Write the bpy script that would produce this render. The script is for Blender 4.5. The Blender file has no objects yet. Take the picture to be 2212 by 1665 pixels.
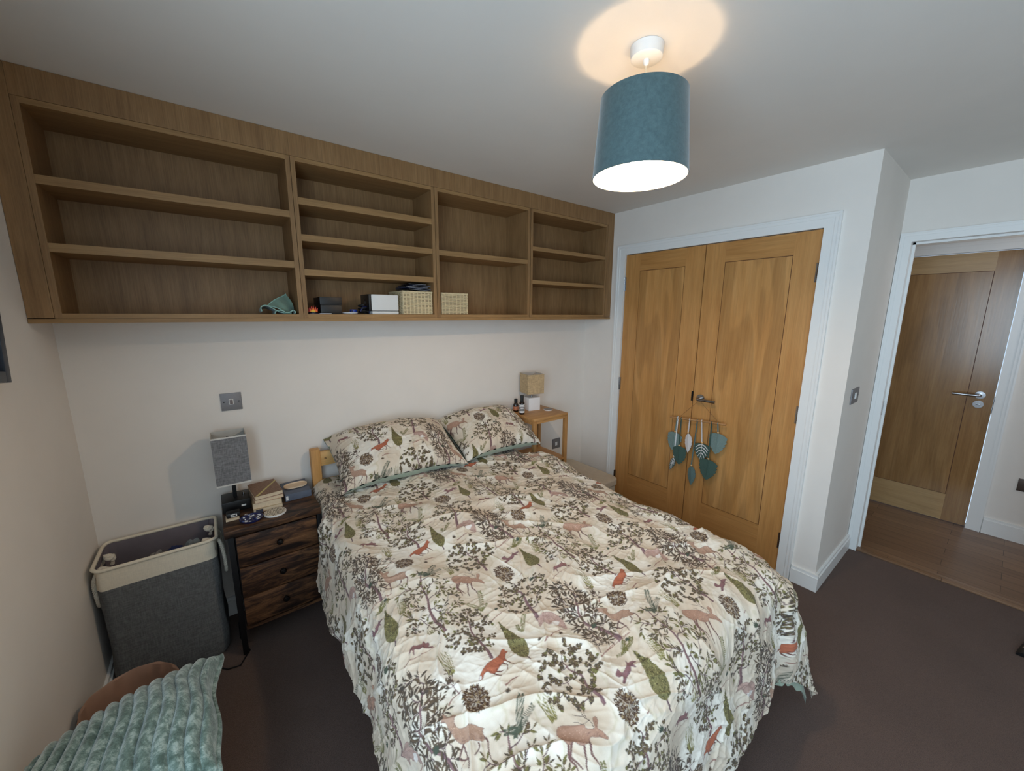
import bpy, bmesh, math, random
import numpy as np
from mathutils import Vector, Matrix

C = bpy.context.scene.collection
SC = bpy.context.scene
PI = math.pi

# ------------------------------------------------------------------ camera
CAM_POS = (0.4814, -2.3010, 1.5471)
YAW, PITCH, ROLL, FPX = 0.6578, 0.1827, 0.0042, 838.95
cam = bpy.data.cameras.new('camera')
cam.sensor_fit = 'HORIZONTAL'; cam.sensor_width = 36.0
cam.lens = FPX / 2212 * 36.0
cam.clip_start = 0.02; cam.clip_end = 60
camo = bpy.data.objects.new('camera', cam); C.objects.link(camo)
_f = Vector((math.sin(YAW)*math.cos(PITCH), math.cos(YAW)*math.cos(PITCH), -math.sin(PITCH)))
_r = Vector((math.cos(YAW), -math.sin(YAW), 0)); _u = _r.cross(_f)
_r2 = math.cos(ROLL)*_r + math.sin(ROLL)*_u; _u2 = -math.sin(ROLL)*_r + math.cos(ROLL)*_u
m = Matrix((( _r2.x, _u2.x, -_f.x, CAM_POS[0]), (_r2.y, _u2.y, -_f.y, CAM_POS[1]), (_r2.z, _u2.z, -_f.z, CAM_POS[2]), (0, 0, 0, 1)))
camo.matrix_world = m
SC.camera = camo

# ------------------------------------------------------------------ sky, window daylight, exposure
SC.view_settings.view_transform = 'Standard'
SC.view_settings.look = 'None'
SC.view_settings.exposure = 0.0
SC.view_settings.gamma = 1.0
SC.view_settings.use_curve_mapping = False
SC.cycles.use_denoising = True
SC.cycles.max_bounces = 8
SC.cycles.diffuse_bounces = 6
SC.cycles.sample_clamp_indirect = 4.0
w = bpy.data.worlds.new('sky'); SC.world = w; w.use_nodes = True
nt = w.node_tree; nt.nodes.clear()
wo = nt.nodes.new('ShaderNodeOutputWorld'); bg = nt.nodes.new('ShaderNodeBackground')
bg.inputs['Color'].default_value = (0.62, 0.80, 1.0, 1); bg.inputs['Strength'].default_value = 1.0
nt.links.new(bg.outputs[0], wo.inputs[0])

def area_light(name, loc, rot, sx, sy, energy, color, spread=PI):
    l = bpy.data.lights.new(name, 'AREA'); l.shape = 'RECTANGLE'; l.size = sx; l.size_y = sy
    l.energy = energy; l.color = color; l.spread = spread
    o = bpy.data.objects.new(name, l); C.objects.link(o); o.location = loc; o.rotation_euler = rot
    return o
# daylight of the bedroom window in the left wall, beside the camera
WIN = (-3.75, -1.75, 0.75, 2.10)     # y0, y1, z0, z1
area_light('window_daylight', (-0.07, (WIN[0]+WIN[1])/2, (WIN[2]+WIN[3])/2), (0, -PI/2, 0), WIN[3]-WIN[2]-.06, WIN[1]-WIN[0]-.06, 60, (0.62, 0.82, 1.0))
# bulb of the pendant lamp
PEND = (1.575, -1.52)
PEND_STRENGTH, PEND_COLOR = 560.0, (1.0, 0.70, 0.42, 1)      # the lit bulb itself gives the lamp's light
# added fill light that brightens the hall, unseen past the doorway
area_light('hall_fill', (4.3, -3.35, 1.9), (PI/2, 0, 0), 0.7, 0.7, 4.2, (0.95, 0.96, 1.0))

# ------------------------------------------------------------------ materials
def srgb(r, g, b):
    def f(c):
        c = c/255.0
        return c/12.92 if c <= 0.04045 else ((c+0.055)/1.055)**2.4
    return (f(r), f(g), f(b), 1.0)

class MT:
    def __init__(s, name):
        s.m = bpy.data.materials.new(name); s.m.use_nodes = True
        s.t = s.m.node_tree; s.b = s.t.nodes['Principled BSDF']; s.i = 0
    def n(s, typ, **kw):
        x = s.t.nodes.new(typ)
        for k, v in kw.items(): setattr(x, k, v)
        return x
    def l(s, a, b): s.t.links.new(a, b)
    def set(s, **kw):
        for k, v in kw.items(): s.b.inputs[k.replace('_', ' ')].default_value = v
    def coords(s, scale=(1, 1, 1), rot=(0, 0, 0), src='Object'):
        tc = s.n('ShaderNodeTexCoord'); mp = s.n('ShaderNodeMapping')
        mp.inputs['Scale'].default_value = scale; mp.inputs['Rotation'].default_value = rot
        s.l(tc.outputs[src], mp.inputs['Vector']); return mp.outputs[0]
    def noise(s, vec, scale, detail=4, rough=0.55, dist=0.0):
        x = s.n('ShaderNodeTexNoise'); x.inputs['Scale'].default_value = scale
        x.inputs['Detail'].default_value = detail; x.inputs['Roughness'].default_value = rough
        x.inputs['Distortion'].default_value = dist
        s.l(vec, x.inputs['Vector']); return x.outputs['Fac']
    def ramp(s, fac, stops):
        x = s.n('ShaderNodeValToRGB'); e = x.color_ramp.elements
        while len(e) < len(stops): e.new(0.5)
        for k, (p, c) in enumerate(stops): e[k].position = p; e[k].color = c
        s.l(fac, x.inputs[0]); return x.outputs[0]
    def mix(s, fac, a, b, mode='MIX'):
        x = s.n('ShaderNodeMix'); x.data_type = 'RGBA'; x.blend_type = mode
        if isinstance(fac, float): x.inputs[0].default_value = fac
        else: s.l(fac, x.inputs[0])
        for v, k in ((a, 6), (b, 7)):
            if isinstance(v, tuple): x.inputs[k].default_value = v
            else: s.l(v, x.inputs[k])
        return x.outputs[2]
    def col(s, c):
        if isinstance(c, tuple): s.b.inputs['Base Color'].default_value = c
        else: s.l(c, s.b.inputs['Base Color'])
    def bump(s, h, strength=0.2, dist=0.01):
        x = s.n('ShaderNodeBump'); x.inputs['Strength'].default_value = strength; x.inputs['Distance'].default_value = dist
        s.l(h, x.inputs['Height']); s.l(x.outputs[0], s.b.inputs['Normal'])

def plain(name, rgb, rough=0.6, metal=0.0, var=0.06, scale=40, bump=0.05, sheen=0.0, spec=None):
    t = MT(name); v = t.coords(); f = t.noise(v, scale)
    c = srgb(*rgb); a = tuple(x*(1-var) for x in c[:3]) + (1,); b = tuple(min(1, x*(1+var)) for x in c[:3]) + (1,)
    t.col(t.ramp(f, [(0.3, a), (0.7, b)])); t.set(Roughness=rough, Metallic=metal)
    if sheen: t.set(Sheen_Weight=sheen)
    if spec is not None: t.set(Specular_IOR_Level=spec)
    if bump: t.bump(f, bump, 0.004)
    return t.m

def wood(name, lo, mid, hi, axis='Z', scale=1.0, rough=0.45, fine=0.25, spec=0.5, figure=0.0):
    """grain runs along axis of the object's own space"""
    t = MT(name)
    st = {'X': (1.0, 9, 9), 'Y': (9, 1.0, 9), 'Z': (9, 9, 1.0)}[axis]
    v = t.coords(tuple(x*scale for x in st))
    n1 = t.noise(v, 2.2, 5, 0.6, 0.6)
    v2 = t.coords(tuple(x*scale*(6 if x > 2 else 1.6) for x in st))
    n2 = t.noise(v2, 3.0, 3, 0.7)
    c = t.ramp(n1, [(0.25, srgb(*lo)), (0.5, srgb(*mid)), (0.78, srgb(*hi))])
    d = t.ramp(n2, [(0.35, (1-fine, 1-fine, 1-fine, 1)), (0.6, (1, 1, 1, 1))])
    c = t.mix(1.0, c, d, 'MULTIPLY')
    if figure:
        vv = t.coords((0.6, 5.5, 0.75) if axis == 'Z' else (5.5, 0.6, 0.75))
        nn = t.noise(vv, 1.15, 1.0, 0.4)
        mth = t.n('ShaderNodeMath', operation='MULTIPLY'); t.l(nn, mth.inputs[0]); mth.inputs[1].default_value = 26.0
        fr = t.n('ShaderNodeMath', operation='SINE'); t.l(mth.outputs[0], fr.inputs[0])
        g = t.ramp(fr.outputs[0], [(0.0, (1-figure,)*3 + (1,)), (0.55, (1, 1, 1, 1))])
        c = t.mix(1.0, c, g, 'MULTIPLY')
    t.col(c); t.set(Roughness=rough, Specular_IOR_Level=spec); t.bump(n2, 0.06, 0.002)
    return t.m

def weave(name, rgb, rough=0.9, scale=900, var=0.25, bump=0.25, rot=(0, 0, 0), src='Object'):
    t = MT(name); v = t.coords((1, 1, 1), rot, src)
    a = t.n('ShaderNodeMapping'); a.inputs['Scale'].default_value = (scale, scale, scale*0.12); t.l(v, a.inputs[0])
    b = t.n('ShaderNodeMapping'); b.inputs['Scale'].default_value = (scale*0.12, scale*0.12, scale); t.l(v, b.inputs[0])
    n1 = t.noise(a.outputs[0], 0.35, 2); n2 = t.noise(b.outputs[0], 0.35, 2)
    f = t.n('ShaderNodeMath', operation='ADD'); t.l(n1, f.inputs[0]); t.l(n2, f.inputs[1])
    g = t.n('ShaderNodeMath', operation='MULTIPLY'); t.l(f.outputs[0], g.inputs[0]); g.inputs[1].default_value = 0.5
    c = srgb(*rgb); lo = tuple(x*(1-var) for x in c[:3]) + (1,); hi = tuple(min(1, x*(1+var)) for x in c[:3]) + (1,)
    t.col(t.ramp(g.outputs[0], [(0.38, lo), (0.62, hi)])); t.set(Roughness=rough, Specular_IOR_Level=0.2)
    t.bump(g.outputs[0], bump, 0.002)
    return t.m

M = {}
M['wall'] = plain('wall_paint', (233, 227, 220), 0.85, var=0.015, scale=6, bump=0.02, spec=0.2)
M['ceiling'] = plain('ceiling_paint', (230, 226, 220), 0.9, var=0.012, scale=5, bump=0.02, spec=0.2)
M['gloss'] = plain('white_gloss_paint', (236, 236, 234), 0.35, var=0.01, scale=8, bump=0.02)
M['oak_v'] = wood('oak_laminate_upright', (134, 101, 66), (150, 115, 76), (165, 129, 88), 'Z', 1.6, 0.5, 0.22, 0.35)
M['oak_h'] = wood('oak_laminate_lengthwise', (142, 108, 68), (158, 122, 79), (172, 136, 91), 'X', 1.3, 0.5, 0.18, 0.35)
M['groove'] = plain('dark_joint', (62, 44, 28), 0.8, bump=0)
M['door_z'] = wood('oak_veneer_upright', (182, 128, 72), (196, 143, 84), (208, 157, 98), 'Z', 1.0, 0.38, 0.13, 0.45)
M['door_p'] = wood('oak_veneer_figured', (184, 130, 72), (199, 146, 86), (212, 163, 105), 'Z', 0.8, 0.38, 0.13, 0.45, figure=0.17)
M['door_y'] = wood('oak_veneer_crosswise', (176, 124, 68), (191, 139, 81), (204, 154, 95), 'Y', 1.0, 0.38, 0.13, 0.45)
M['inlay'] = plain('dark_inlay_line', (92, 48, 22), 0.6, bump=0)
M['hdoor_z'] = wood('hall_oak_upright', (140, 104, 64), (154, 116, 73), (168, 130, 86), 'Z', 1.0, 0.2, 0.16, 0.55)
M['hdoor_p'] = wood('hall_oak_figured', (138, 102, 62), (155, 117, 74), (170, 132, 88), 'Z', 0.8, 0.2, 0.16, 0.55, figure=0.10)
M['hdoor_y'] = wood('hall_oak_crosswise', (170, 136, 92), (182, 149, 104), (192, 160, 116), 'Y', 1.0, 0.3, 0.12, 0.5)
M['steel'] = plain('brushed_steel', (168, 168, 170), 0.22, 1.0, 0.05, 90, 0.02)
M['switch'] = plain('satin_steel_plate', (136, 134, 136), 0.55, 0.6, 0.04, 120, 0.01)
M['dark_metal'] = plain('black_metal', (22, 22, 24), 0.45, 0.3, 0.05)
M['black'] = plain('black_plastic', (17, 17, 19), 0.4, 0, 0.05)
M['white_pl'] = plain('white_plastic', (226, 225, 222), 0.4, 0, 0.01, bump=0.01)
M['bamboo'] = wood('bamboo', (168, 122, 72), (188, 140, 86), (204, 158, 104), 'X', 2.0, 0.5, 0.12)
M['bamboo_v'] = wood('bamboo_upright', (165, 120, 70), (184, 137, 84), (200, 155, 102), 'Z', 2.0, 0.5, 0.12)
M['pine'] = wood('pine', (196, 150, 88), (212, 166, 102), (224, 182, 120), 'X', 1.5, 0.5, 0.12)
M['pine_v'] = wood('pine_upright', (186, 136, 74), (204, 152, 88), (214, 166, 102), 'Z', 1.5, 0.5, 0.12)
M['sage'] = plain('sage_cotton', (158, 172, 154), 0.9, 0, 0.05, 60, 0.1, sheen=0.2)

def m_carpet():
    t = MT('brown_carpet'); v = t.coords()
    a = t.noise(v, 420, 3, 0.7); b = t.noise(v, 3.0, 3, 0.6)
    c = t.ramp(a, [(0.25, srgb(62, 47, 41)), (0.75, srgb(134, 108, 97))])
    d = t.ramp(b, [(0.3, (0.84, 0.84, 0.84, 1)), (0.7, (1, 1, 1, 1))])
    t.col(t.mix(1.0, c, d, 'MULTIPLY')); t.set(Roughness=1.0, Specular_IOR_Level=0.1, Sheen_Weight=0.15); t.bump(a, 0.9, 0.006)
    return t.m
M['carpet'] = m_carpet()

def m_laminate():
    t = MT('hall_laminate')
    v = t.coords((1, 1, 1), (0, 0, PI/2)); br = t.n('ShaderNodeTexBrick'); t.l(v, br.inputs['Vector'])
    br.inputs['Scale'].default_value = 1.0; br.inputs['Brick Width'].default_value = 0.65; br.inputs['Row Height'].default_value = 0.095
    br.inputs['Mortar Size'].default_value = 0.0012; br.offset = 0.37
    br.inputs['Color1'].default_value = srgb(142, 110, 84); br.inputs['Color2'].default_value = srgb(120, 91, 68); br.inputs['Mortar'].default_value = srgb(60, 40, 26)
    g = t.noise(t.coords((14, 1.2, 1)), 4, 4, 0.6)
    d = t.ramp(g, [(0.3, (0.8, 0.8, 0.8, 1)), (0.7, (1.08, 1.08, 1.08, 1))])
    t.col(t.mix(1.0, br.outputs[0], d, 'MULTIPLY')); t.set(Roughness=0.35)
    return t.m
M['laminate'] = m_laminate()

def m_rustic(name, dark=1.0):
    t = MT(name)
    v = t.coords((1.6, 6, 9)); a = t.noise(v, 3.2, 8, 0.68, 1.2)
    b = t.noise(t.coords((5, 30, 90)), 2.0, 4, 0.7)
    k = lambda r, g, bb: tuple(x*dark for x in srgb(r, g, bb)[:3]) + (1,)
    c = t.ramp(a, [(0.36, k(22, 14, 12)), (0.46, k(56, 36, 25)), (0.56, k(100, 68, 44)), (0.72, k(140, 102, 68))])
    d = t.ramp(b, [(0.35, (0.7, 0.7, 0.7, 1)), (0.6, (1, 1, 1, 1))])
    t.col(t.mix(1.0, c, d, 'MULTIPLY')); t.set(Roughness=0.5, Specular_IOR_Level=0.4); t.bump(b, 0.08, 0.002)
    return t.m
M['rustic'] = m_rustic('rustic_brown_board')
M['rustic_top'] = m_rustic('rustic_brown_top', 0.75)

def m_print(name):
    t = MT(name); a = t.n('ShaderNodeAttribute'); a.attribute_name = 'print'
    f = t.noise(t.coords(), 500, 2)
    d = t.ramp(f, [(0.3, (0.95, 0.95, 0.95, 1)), (0.7, (1.0, 1.0, 1.0, 1))])
    t.col(t.mix(1.0, a.outputs['Color'], d, 'MULTIPLY')); t.set(Roughness=0.85, Specular_IOR_Level=0.2, Sheen_Weight=0.1)
    t.bump(f, 0.08, 0.001)
    return t.m
M['print'] = m_print('woodland_print_cotton')

# ------------------------------------------------------------------ mesh helpers
class MB:
    """collects shapes in world coordinates; build() links them as ONE mesh"""
    def __init__(s): s.v = []; s.f = []; s.sm = []
    def add(s, vs, fs, smooth=False):
        o = len(s.v); s.v += [tuple(x) for x in vs]; s.f += [tuple(i+o for i in f) for f in fs]; s.sm += [smooth]*len(fs); return s
    def box(s, x0, x1, y0, y1, z0, z1, bev=0.0):
        x0, x1 = min(x0, x1), max(x0, x1); y0, y1 = min(y0, y1), max(y0, y1); z0, z1 = min(z0, z1), max(z0, z1)
        if bev > 0:
            bm = bmesh.new(); bmesh.ops.create_cube(bm, size=1)
            for q in bm.verts: q.co = Vector(((x0+x1)/2 + q.co.x*(x1-x0), (y0+y1)/2 + q.co.y*(y1-y0), (z0+z1)/2 + q.co.z*(z1-z0)))
            bev = min(bev, (x1-x0)*.45, (y1-y0)*.45, (z1-z0)*.45)
            bmesh.ops.bevel(bm, geom=bm.edges[:], offset=bev, segments=2, affect='EDGES', profile=0.6)
            bm.verts.index_update()
            r = s.add([q.co[:] for q in bm.verts], [[q.index for q in f.verts] for f in bm.faces]); bm.free(); return r
        vs = [(x, y, z) for x in (x0, x1) for y in (y0, y1) for z in (z0, z1)]
        return s.add(vs, [(0, 1, 3, 2), (4, 6, 7, 5), (0, 4, 5, 1), (2, 3, 7, 6), (0, 2, 6, 4), (1, 5, 7, 3)])
    def tube(s, pts, r, n=10, cap=True, smooth=True):
        pts = [Vector(p) for p in pts]; rs = r if isinstance(r, (list, tuple)) else [r]*len(pts)
        vs = []; up = None
        for i, p in enumerate(pts):
            d = (pts[min(i+1, len(pts)-1)] - pts[max(i-1, 0)]).normalized()
            if up is None:
                up = d.orthogonal().normalized()
            up = (up - d*up.dot(d)).normalized(); q = d.cross(up)
            for k in range(n):
                a = 2*PI*k/n; vs.append(p + (up*math.cos(a) + q*math.sin(a))*rs[i])
        fs = []
        for i in range(len(pts)-1):
            for k in range(n): fs.append((i*n+k, i*n+(k+1) % n, (i+1)*n+(k+1) % n, (i+1)*n+k))
        s.add(vs, fs, smooth)
        if cap:
            o = len(s.v) - len(vs)
            s.f.append(tuple(o+k for k in reversed(range(n)))); s.sm.append(False)
            s.f.append(tuple(o+(len(pts)-1)*n+k for k in range(n))); s.sm.append(False)
        return s
    def lathe(s, cx, cy, prof, n=40, smooth=True, axis='z', close=False):
        """prof: list of (radius, height)"""
        vs = []
        for r, h in prof:
            for k in range(n):
                a = 2*PI*k/n
                if axis == 'z': vs.append((cx+r*math.cos(a), cy+r*math.sin(a), h))
                else: vs.append((h, cx+r*math.cos(a), cy+r*math.sin(a)))
        fs = []; m_ = len(prof)
        for i in range(m_-1 + (1 if close else 0)):
            j = (i+1) % m_
            for k in range(n): fs.append((i*n+k, i*n+(k+1) % n, j*n+(k+1) % n, j*n+k))
        if not close:
            if prof[0][0] > 1e-6: fs.append(tuple(reversed(range(n))))
            if prof[-1][0] > 1e-6: fs.append(tuple((m_-1)*n+k for k in range(n)))
        return s.add(vs, fs, smooth)
    def grid(s, P, smooth=True, wrap=False):
        """P: array [a][b] of points"""
        A, B = len(P), len(P[0]); vs = [p for row in P for p in row]; fs = []
        for i in range(A-1):
            for j in range(B-1 + (1 if wrap else 0)):
                k = (j+1) % B
                fs.append((i*B+j, i*B+k, (i+1)*B+k, (i+1)*B+j))
        return s.add(vs, fs, smooth)
    def prism(s, poly, fn, d):
        """poly in 2-D, fn(u, v, w) -> xyz, thickness d along w"""
        n = len(poly); vs = [fn(u, v, 0) for u, v in poly] + [fn(u, v, d) for u, v in poly]
        fs = [tuple(range(n)), tuple(reversed(range(n, 2*n)))] + [(i, i+n, (i+1) % n + n, (i+1) % n) for i in range(n)]
        return s.add(vs, fs)
    def xform(s, M4):
        s.v = [tuple(M4 @ Vector(p)) for p in s.v]; return s
    def build(s, name, mat, parent=None, origin=None):
        me = bpy.data.meshes.new(name)
        if parent is not None: o0 = world_loc(parent)
        elif origin is not None: o0 = Vector(origin)
        else:
            xs = [p[0] for p in s.v]; ys = [p[1] for p in s.v]; zs = [p[2] for p in s.v]
            o0 = Vector(((min(xs)+max(xs))/2, (min(ys)+max(ys))/2, min(zs)))
        me.from_pydata([(p[0]-o0.x, p[1]-o0.y, p[2]-o0.z) for p in s.v], [], s.f)
        me.polygons.foreach_set('use_smooth', s.sm)
        bm = bmesh.new(); bm.from_mesh(me); bmesh.ops.recalc_face_normals(bm, faces=bm.faces); bm.to_mesh(me); bm.free(); me.set_sharp_from_angle(angle=math.radians(42))
        me.materials.append(M[mat] if isinstance(mat, str) else mat)
        o = bpy.data.objects.new(name, me); C.objects.link(o)
        if parent is not None: o.parent = parent
        else: o.location = o0
        return o

def world_loc(o):
    v = Vector(o.location)
    while o.parent: o = o.parent; v += Vector(o.location)
    return v
def tag(o, label=None, cat=None, group=None, kind=None):
    if label: o['label'] = label
    if cat: o['category'] = cat
    if group: o['group'] = group
    if kind: o['kind'] = kind
    return o
def thing(name, label, cat, loc, group=None, kind=None):
    o = bpy.data.objects.new(name, None); C.objects.link(o); o.location = loc; o.empty_display_size = 0.05
    return tag(o, label, cat, group, kind)
def struct(name, mb, mat, parent=None, origin=None, label=None):
    o = mb.build(name, mat, parent, origin)
    if parent is None: o['kind'] = 'structure'
    if label: o['label'] = label
    return o
def rotz(c, a): return Matrix.Translation(Vector(c)) @ Matrix.Rotation(a, 4, 'Z') @ Matrix.Translation(-Vector(c))

# ------------------------------------------------------------------ room shell
W1, W2, YC, H = 3.057, 3.751, -1.793, 2.31
YF = -4.1
HX = 4.77
LB = {}
struct('floor', MB().box(-0.1, 3.80, YF, 0.1, -0.06, 0.0), 'carpet')
struct('hall_floor', MB().box(3.83, HX+.1, -3.9, -1.0, -0.06, 0.0), 'laminate')
struct('ceiling', MB().box(-0.1, HX+.1, YF-.1, 0.1, H, H+0.08), 'ceiling')
struct('wall_back', MB().box(-0.1, 3.9, 0.0, 0.1, 0, H), 'wall')
y0, y1, z0, z1 = WIN
struct('wall_left', MB().box(-0.1, 0, y1, 0, 0, H).box(-0.1, 0, YF, y0, 0, H).box(-0.1, 0, y0, y1, 0, z0).box(-0.1, 0, y0, y1, z1, H), 'wall')
struct('wall_front', MB().box(-0.1, HX+.1, YF-.1, YF, 0, H), 'wall')
DY0, DY1, DZ = -1.607, -0.384, 1.990
struct('wall_right', MB().box(W1, W1+.09, DY1+.02, 0, 0, H).box(W1, W1+.09, YC+.0, DY0-.02, 0, H).box(W1, W1+.09, DY0-.02, DY1+.02, DZ+.02, H)
       .box(W1+.09, W2+.1, YC, YC+.09, 0, H).box(W1+.6, W1+.69, YC+.09, 0, 0, H), 'wall')
BY0, BY1, BZ = -2.62, -1.845, 1.965
struct('wall_doorway', MB().box(W2, W2+.1, BY1+.025, YC, 0, H).box(W2, W2+.1, YF, BY0-.025, 0, H).box(W2, W2+.1, BY0-.025, BY1+.025, BZ+.025, H), 'wall')
HY0, HY1, HZ = -2.264, -1.50, 1.985
struct('wall_hall', MB().box(HX, HX+.1, -3.9, HY0-.02, 0, H).box(HX, HX+.1, HY1+.02, -1.0, 0, H).box(HX, HX+.1, HY0-.02, HY1+.02, HZ+.02, H)
       .box(W2+.1, HX+.1, -1.0, -0.9, 0, H).box(W2+.1, HX+.1, -4.0, -3.9, 0, H), 'wall')
# window beside the camera (out of frame): frame, mullion, pane, sill
wn = thing('window_1', None, None, (-0.05, (y0+y1)/2, z0), kind='structure')
fr = MB().box(-.1, -.05, y0, y1, z0, z0+.05).box(-.1, -.05, y0, y1, z1-.05, z1).box(-.1, -.05, y0, y0+.05, z0+.05, z1-.05).box(-.1, -.05, y1-.05, y1, z0+.05, z1-.05).box(-.1, -.05, (y0+y1)/2-.025, (y0+y1)/2+.025, z0+.05, z1-.05)
fr.build('window_frame', 'gloss', wn)
gm = MT('window_glass'); gm.set(Roughness=0.0, Transmission_Weight=1.0, IOR=1.45); M['glass'] = gm.m
MB().box(-.083, -.078, y0+.05, y1-.05, z0+.05, z1-.05).build('pane', 'glass', wn)
MB().box(-.05, .04, y0-.03, y1+.03, z0-.03, z0, .004).build('window_sill', 'gloss', wn)

def skirting(name, segs, h=0.1):
    mb = MB()
    for (xa, ya, xb, yb) in segs:        # boxes standing on the carpet, with a stepped top
        mb.box(xa, xb, ya, yb, 0, h-.018)
        cx0, cx1, cy0, cy1 = min(xa, xb), max(xa, xb), min(ya, yb), max(ya, yb)
        if cx1-cx0 < cy1-cy0: ix = .006 if name != 'baseboard_left' else 0; mb.box(cx0+ix, cx1-(.006 if name == 'baseboard_left' else 0), cy0, cy1, h-.018, h)
        else: mb.box(cx0, cx1, cy0+.006, cy1, h-.018, h)
    return struct(name, mb, 'gloss')
skirting('baseboard_left', [(0, YF, .016, 0)])
skirting('baseboard_back', [(.016, -.016, W1, 0)])
skirting('baseboard_right', [(W1-.016, -.308, W1, 0), (W1-.018, YC-.018, W1, -1.68), (W1, YC-.018, W2-.018, YC)])
skirting('baseboard_hall', [(HX-.016, -3.9, HX, HY0-.075)], 0.12)
skirting('baseboard_front', [(0.016, YF, W2, YF+.016)])

def architrave(name, x, ya, yb, z, wd=0.07, side=-1, th=0.016, lining=0.09, ln_depth=0.1, parent=None):
    """door frame in a wall x = const; the opening is ya..yb, up to z; ya<yb"""
    mb = MB()
    for k, (w0, w1, t) in enumerate(((0.0, wd*.62, th*.75), (wd*.62, wd*.86, th), (wd*.86, wd, th*1.25))):
        xs = sorted((x, x+side*t))
        mb.box(xs[0], xs[1], yb+w0, yb+w1, 0, z+w1)
        mb.box(xs[0], xs[1], ya-w1, ya-w0, 0, z+w1)
        mb.box(xs[0], xs[1], ya-w0, yb+w0, z+w0, z+w1)
    d = ln_depth*(-side)
    xs = sorted((x, x+d))
    mb.box(xs[0], xs[1], yb, yb+.02, 0, z+.02).box(xs[0], xs[1], ya-.02, ya, 0, z+.02).box(xs[0], xs[1], ya, yb, z, z+.02)
    return struct(name, mb, 'gloss', parent)
architrave('trim_1', W1, DY0, DY1, DZ)
architrave('trim_2', W2, BY0, BY1, BZ, wd=0.05, ln_depth=0.1)
MB2 = MB().box(W2+.045, W2+.058, BY1-.012, BY1, 0, BZ).box(W2+.045, W2+.058, BY0, BY0+.012, 0, BZ).box(W2+.045, W2+.058, BY0, BY1, BZ-.012, BZ)
struct('trim_3', MB2, 'gloss')
architrave('trim_4', HX, HY0, HY1, HZ, wd=0.07, ln_depth=0.1)
sp = MB().box(W2+.020, W2+.036, BY1-.0015, BY1, .93, 1.02); struct('strike_plate', sp, 'steel')
struct('threshold_strip', MB().box(W2-.004, W2+.062, BY0, BY1, 0.0, 0.012, .004), 'laminate')
struct('threshold_gap', MB().box(W2+.05, W2+.079, BY0, BY1, -.03, 0.001), 'groove')

# ------------------------------------------------------------------ doors
def oak_door(name, x, ya, yb, z0_, z1_, px, mats, stile=0.127, hinge=None, hz=()):
    """flush oak door in a wall x = const; panel outlined by a dark inlay groove. px = (ya', yb', z0', z1') of panel"""
    t = thing(name, None, None, (x, (ya+yb)/2, z0_), kind='structure')
    Z, P_, Y = mats
    a, b, c, d = px; g = .0035; X0, X1 = x+.004, x+.044
    MB().box(X0, X1, ya, a-g, z0_, z1_).box(X0, X1, b+g, yb, z0_, z1_).build('stile', Z, t)
    MB().box(X0, X1, a-g, b+g, d+g, z1_).build('top_rail', Y, t)
    MB().box(X0, X1, a-g, b+g, z0_, c-g).build('bottom_rail', Y, t)
    MB().box(X0, X1-.002, a, b, c, d).build('panel', P_, t)
    MB().box(X0+.004, X1-.004, a-g, a, c-g, d+g).box(X0+.004, X1-.004, b, b+g, c-g, d+g).box(X0+.004, X1-.004, a, b, c-g, c).box(X0+.004, X1-.004, a, b, d, d+g).build('inlay', 'inlay', t)
    for h in hz:
        hb = MB()
        for q in range(5): hb.tube([(x-.004, hinge, h-.05+.0202*q), (x-.004, hinge, h-.05+.0202*q+.019)], .0058, 12)
        hb.box(x-.001, x+.004, hinge-.012, hinge+.012, h-.05, h+.05)
        hb.build('hinge', 'steel', t)
    return t
dm = ('door_z', 'door_p', 'door_y')
d1 = oak_door('door_1', W1, -0.992, DY1-.004, 0.012, DZ-.004, (-.860, -.516, .270, 1.862), dm, hinge=DY1-.001, hz=(1.775, 1.0, .21))
d2 = oak_door('door_2', W1, DY0+.004, -0.998, 0.012, DZ-.004, (-1.479, -1.124, .262, 1.865), dm, hinge=DY0+.001, hz=(1.767, .992, .214))
MB().box(W1-.0005, W1+.006, -.995, -.985, .965, 1.03).build('latch_plate', 'dark_metal', d1)
def lever(x, y, z, sgn, parent, length=0.115, round_key=False):
    h = MB()
    h.lathe(y, z, [(0.0, x-.0005), (.026, x-.0005), (.026, x-.009), (.0, x-.0095)][::-1], 36, True, 'x')
    h.tube([(x-.005, y, z), (x-.050, y, z), (x-.056, y+sgn*.006, z), (x-.057, y+sgn*.02, z), (x-.057, y+sgn*length, z)], [.009, .009, .0095, .0098, .0098], 18)
    o = h.build('door_handle', 'steel', parent); o['label'] = 'steel lever handle'
    return o
lever(W1, -1.052, .992, -1, d2, .118)
hm = ('hdoor_z', 'hdoor_p', 'hdoor_y')
d3 = oak_door('door_3', HX+.005, HY0+.004, HY1-.004, 0.006, HZ-.006, (-2.134, -1.62, .217, 1.848), hm)
lever(HX+.005, -2.195, .992, 1, d3, .13)
MB().lathe(-2.195, .925, [(.0, HX-.004), (.026, HX-.004), (.026, HX+.005), (.0, HX+.006)], 36, True, 'x').box(HX-.010, HX-.004, -2.206, -2.184, .921, .929, .002).build('thumb_turn', 'steel', d3)
MB().box(HX+.003, HX+.009, HY0-.003, HY0+.003, .87, .99).build('lock_strip', 'dark_metal', d3)

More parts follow.
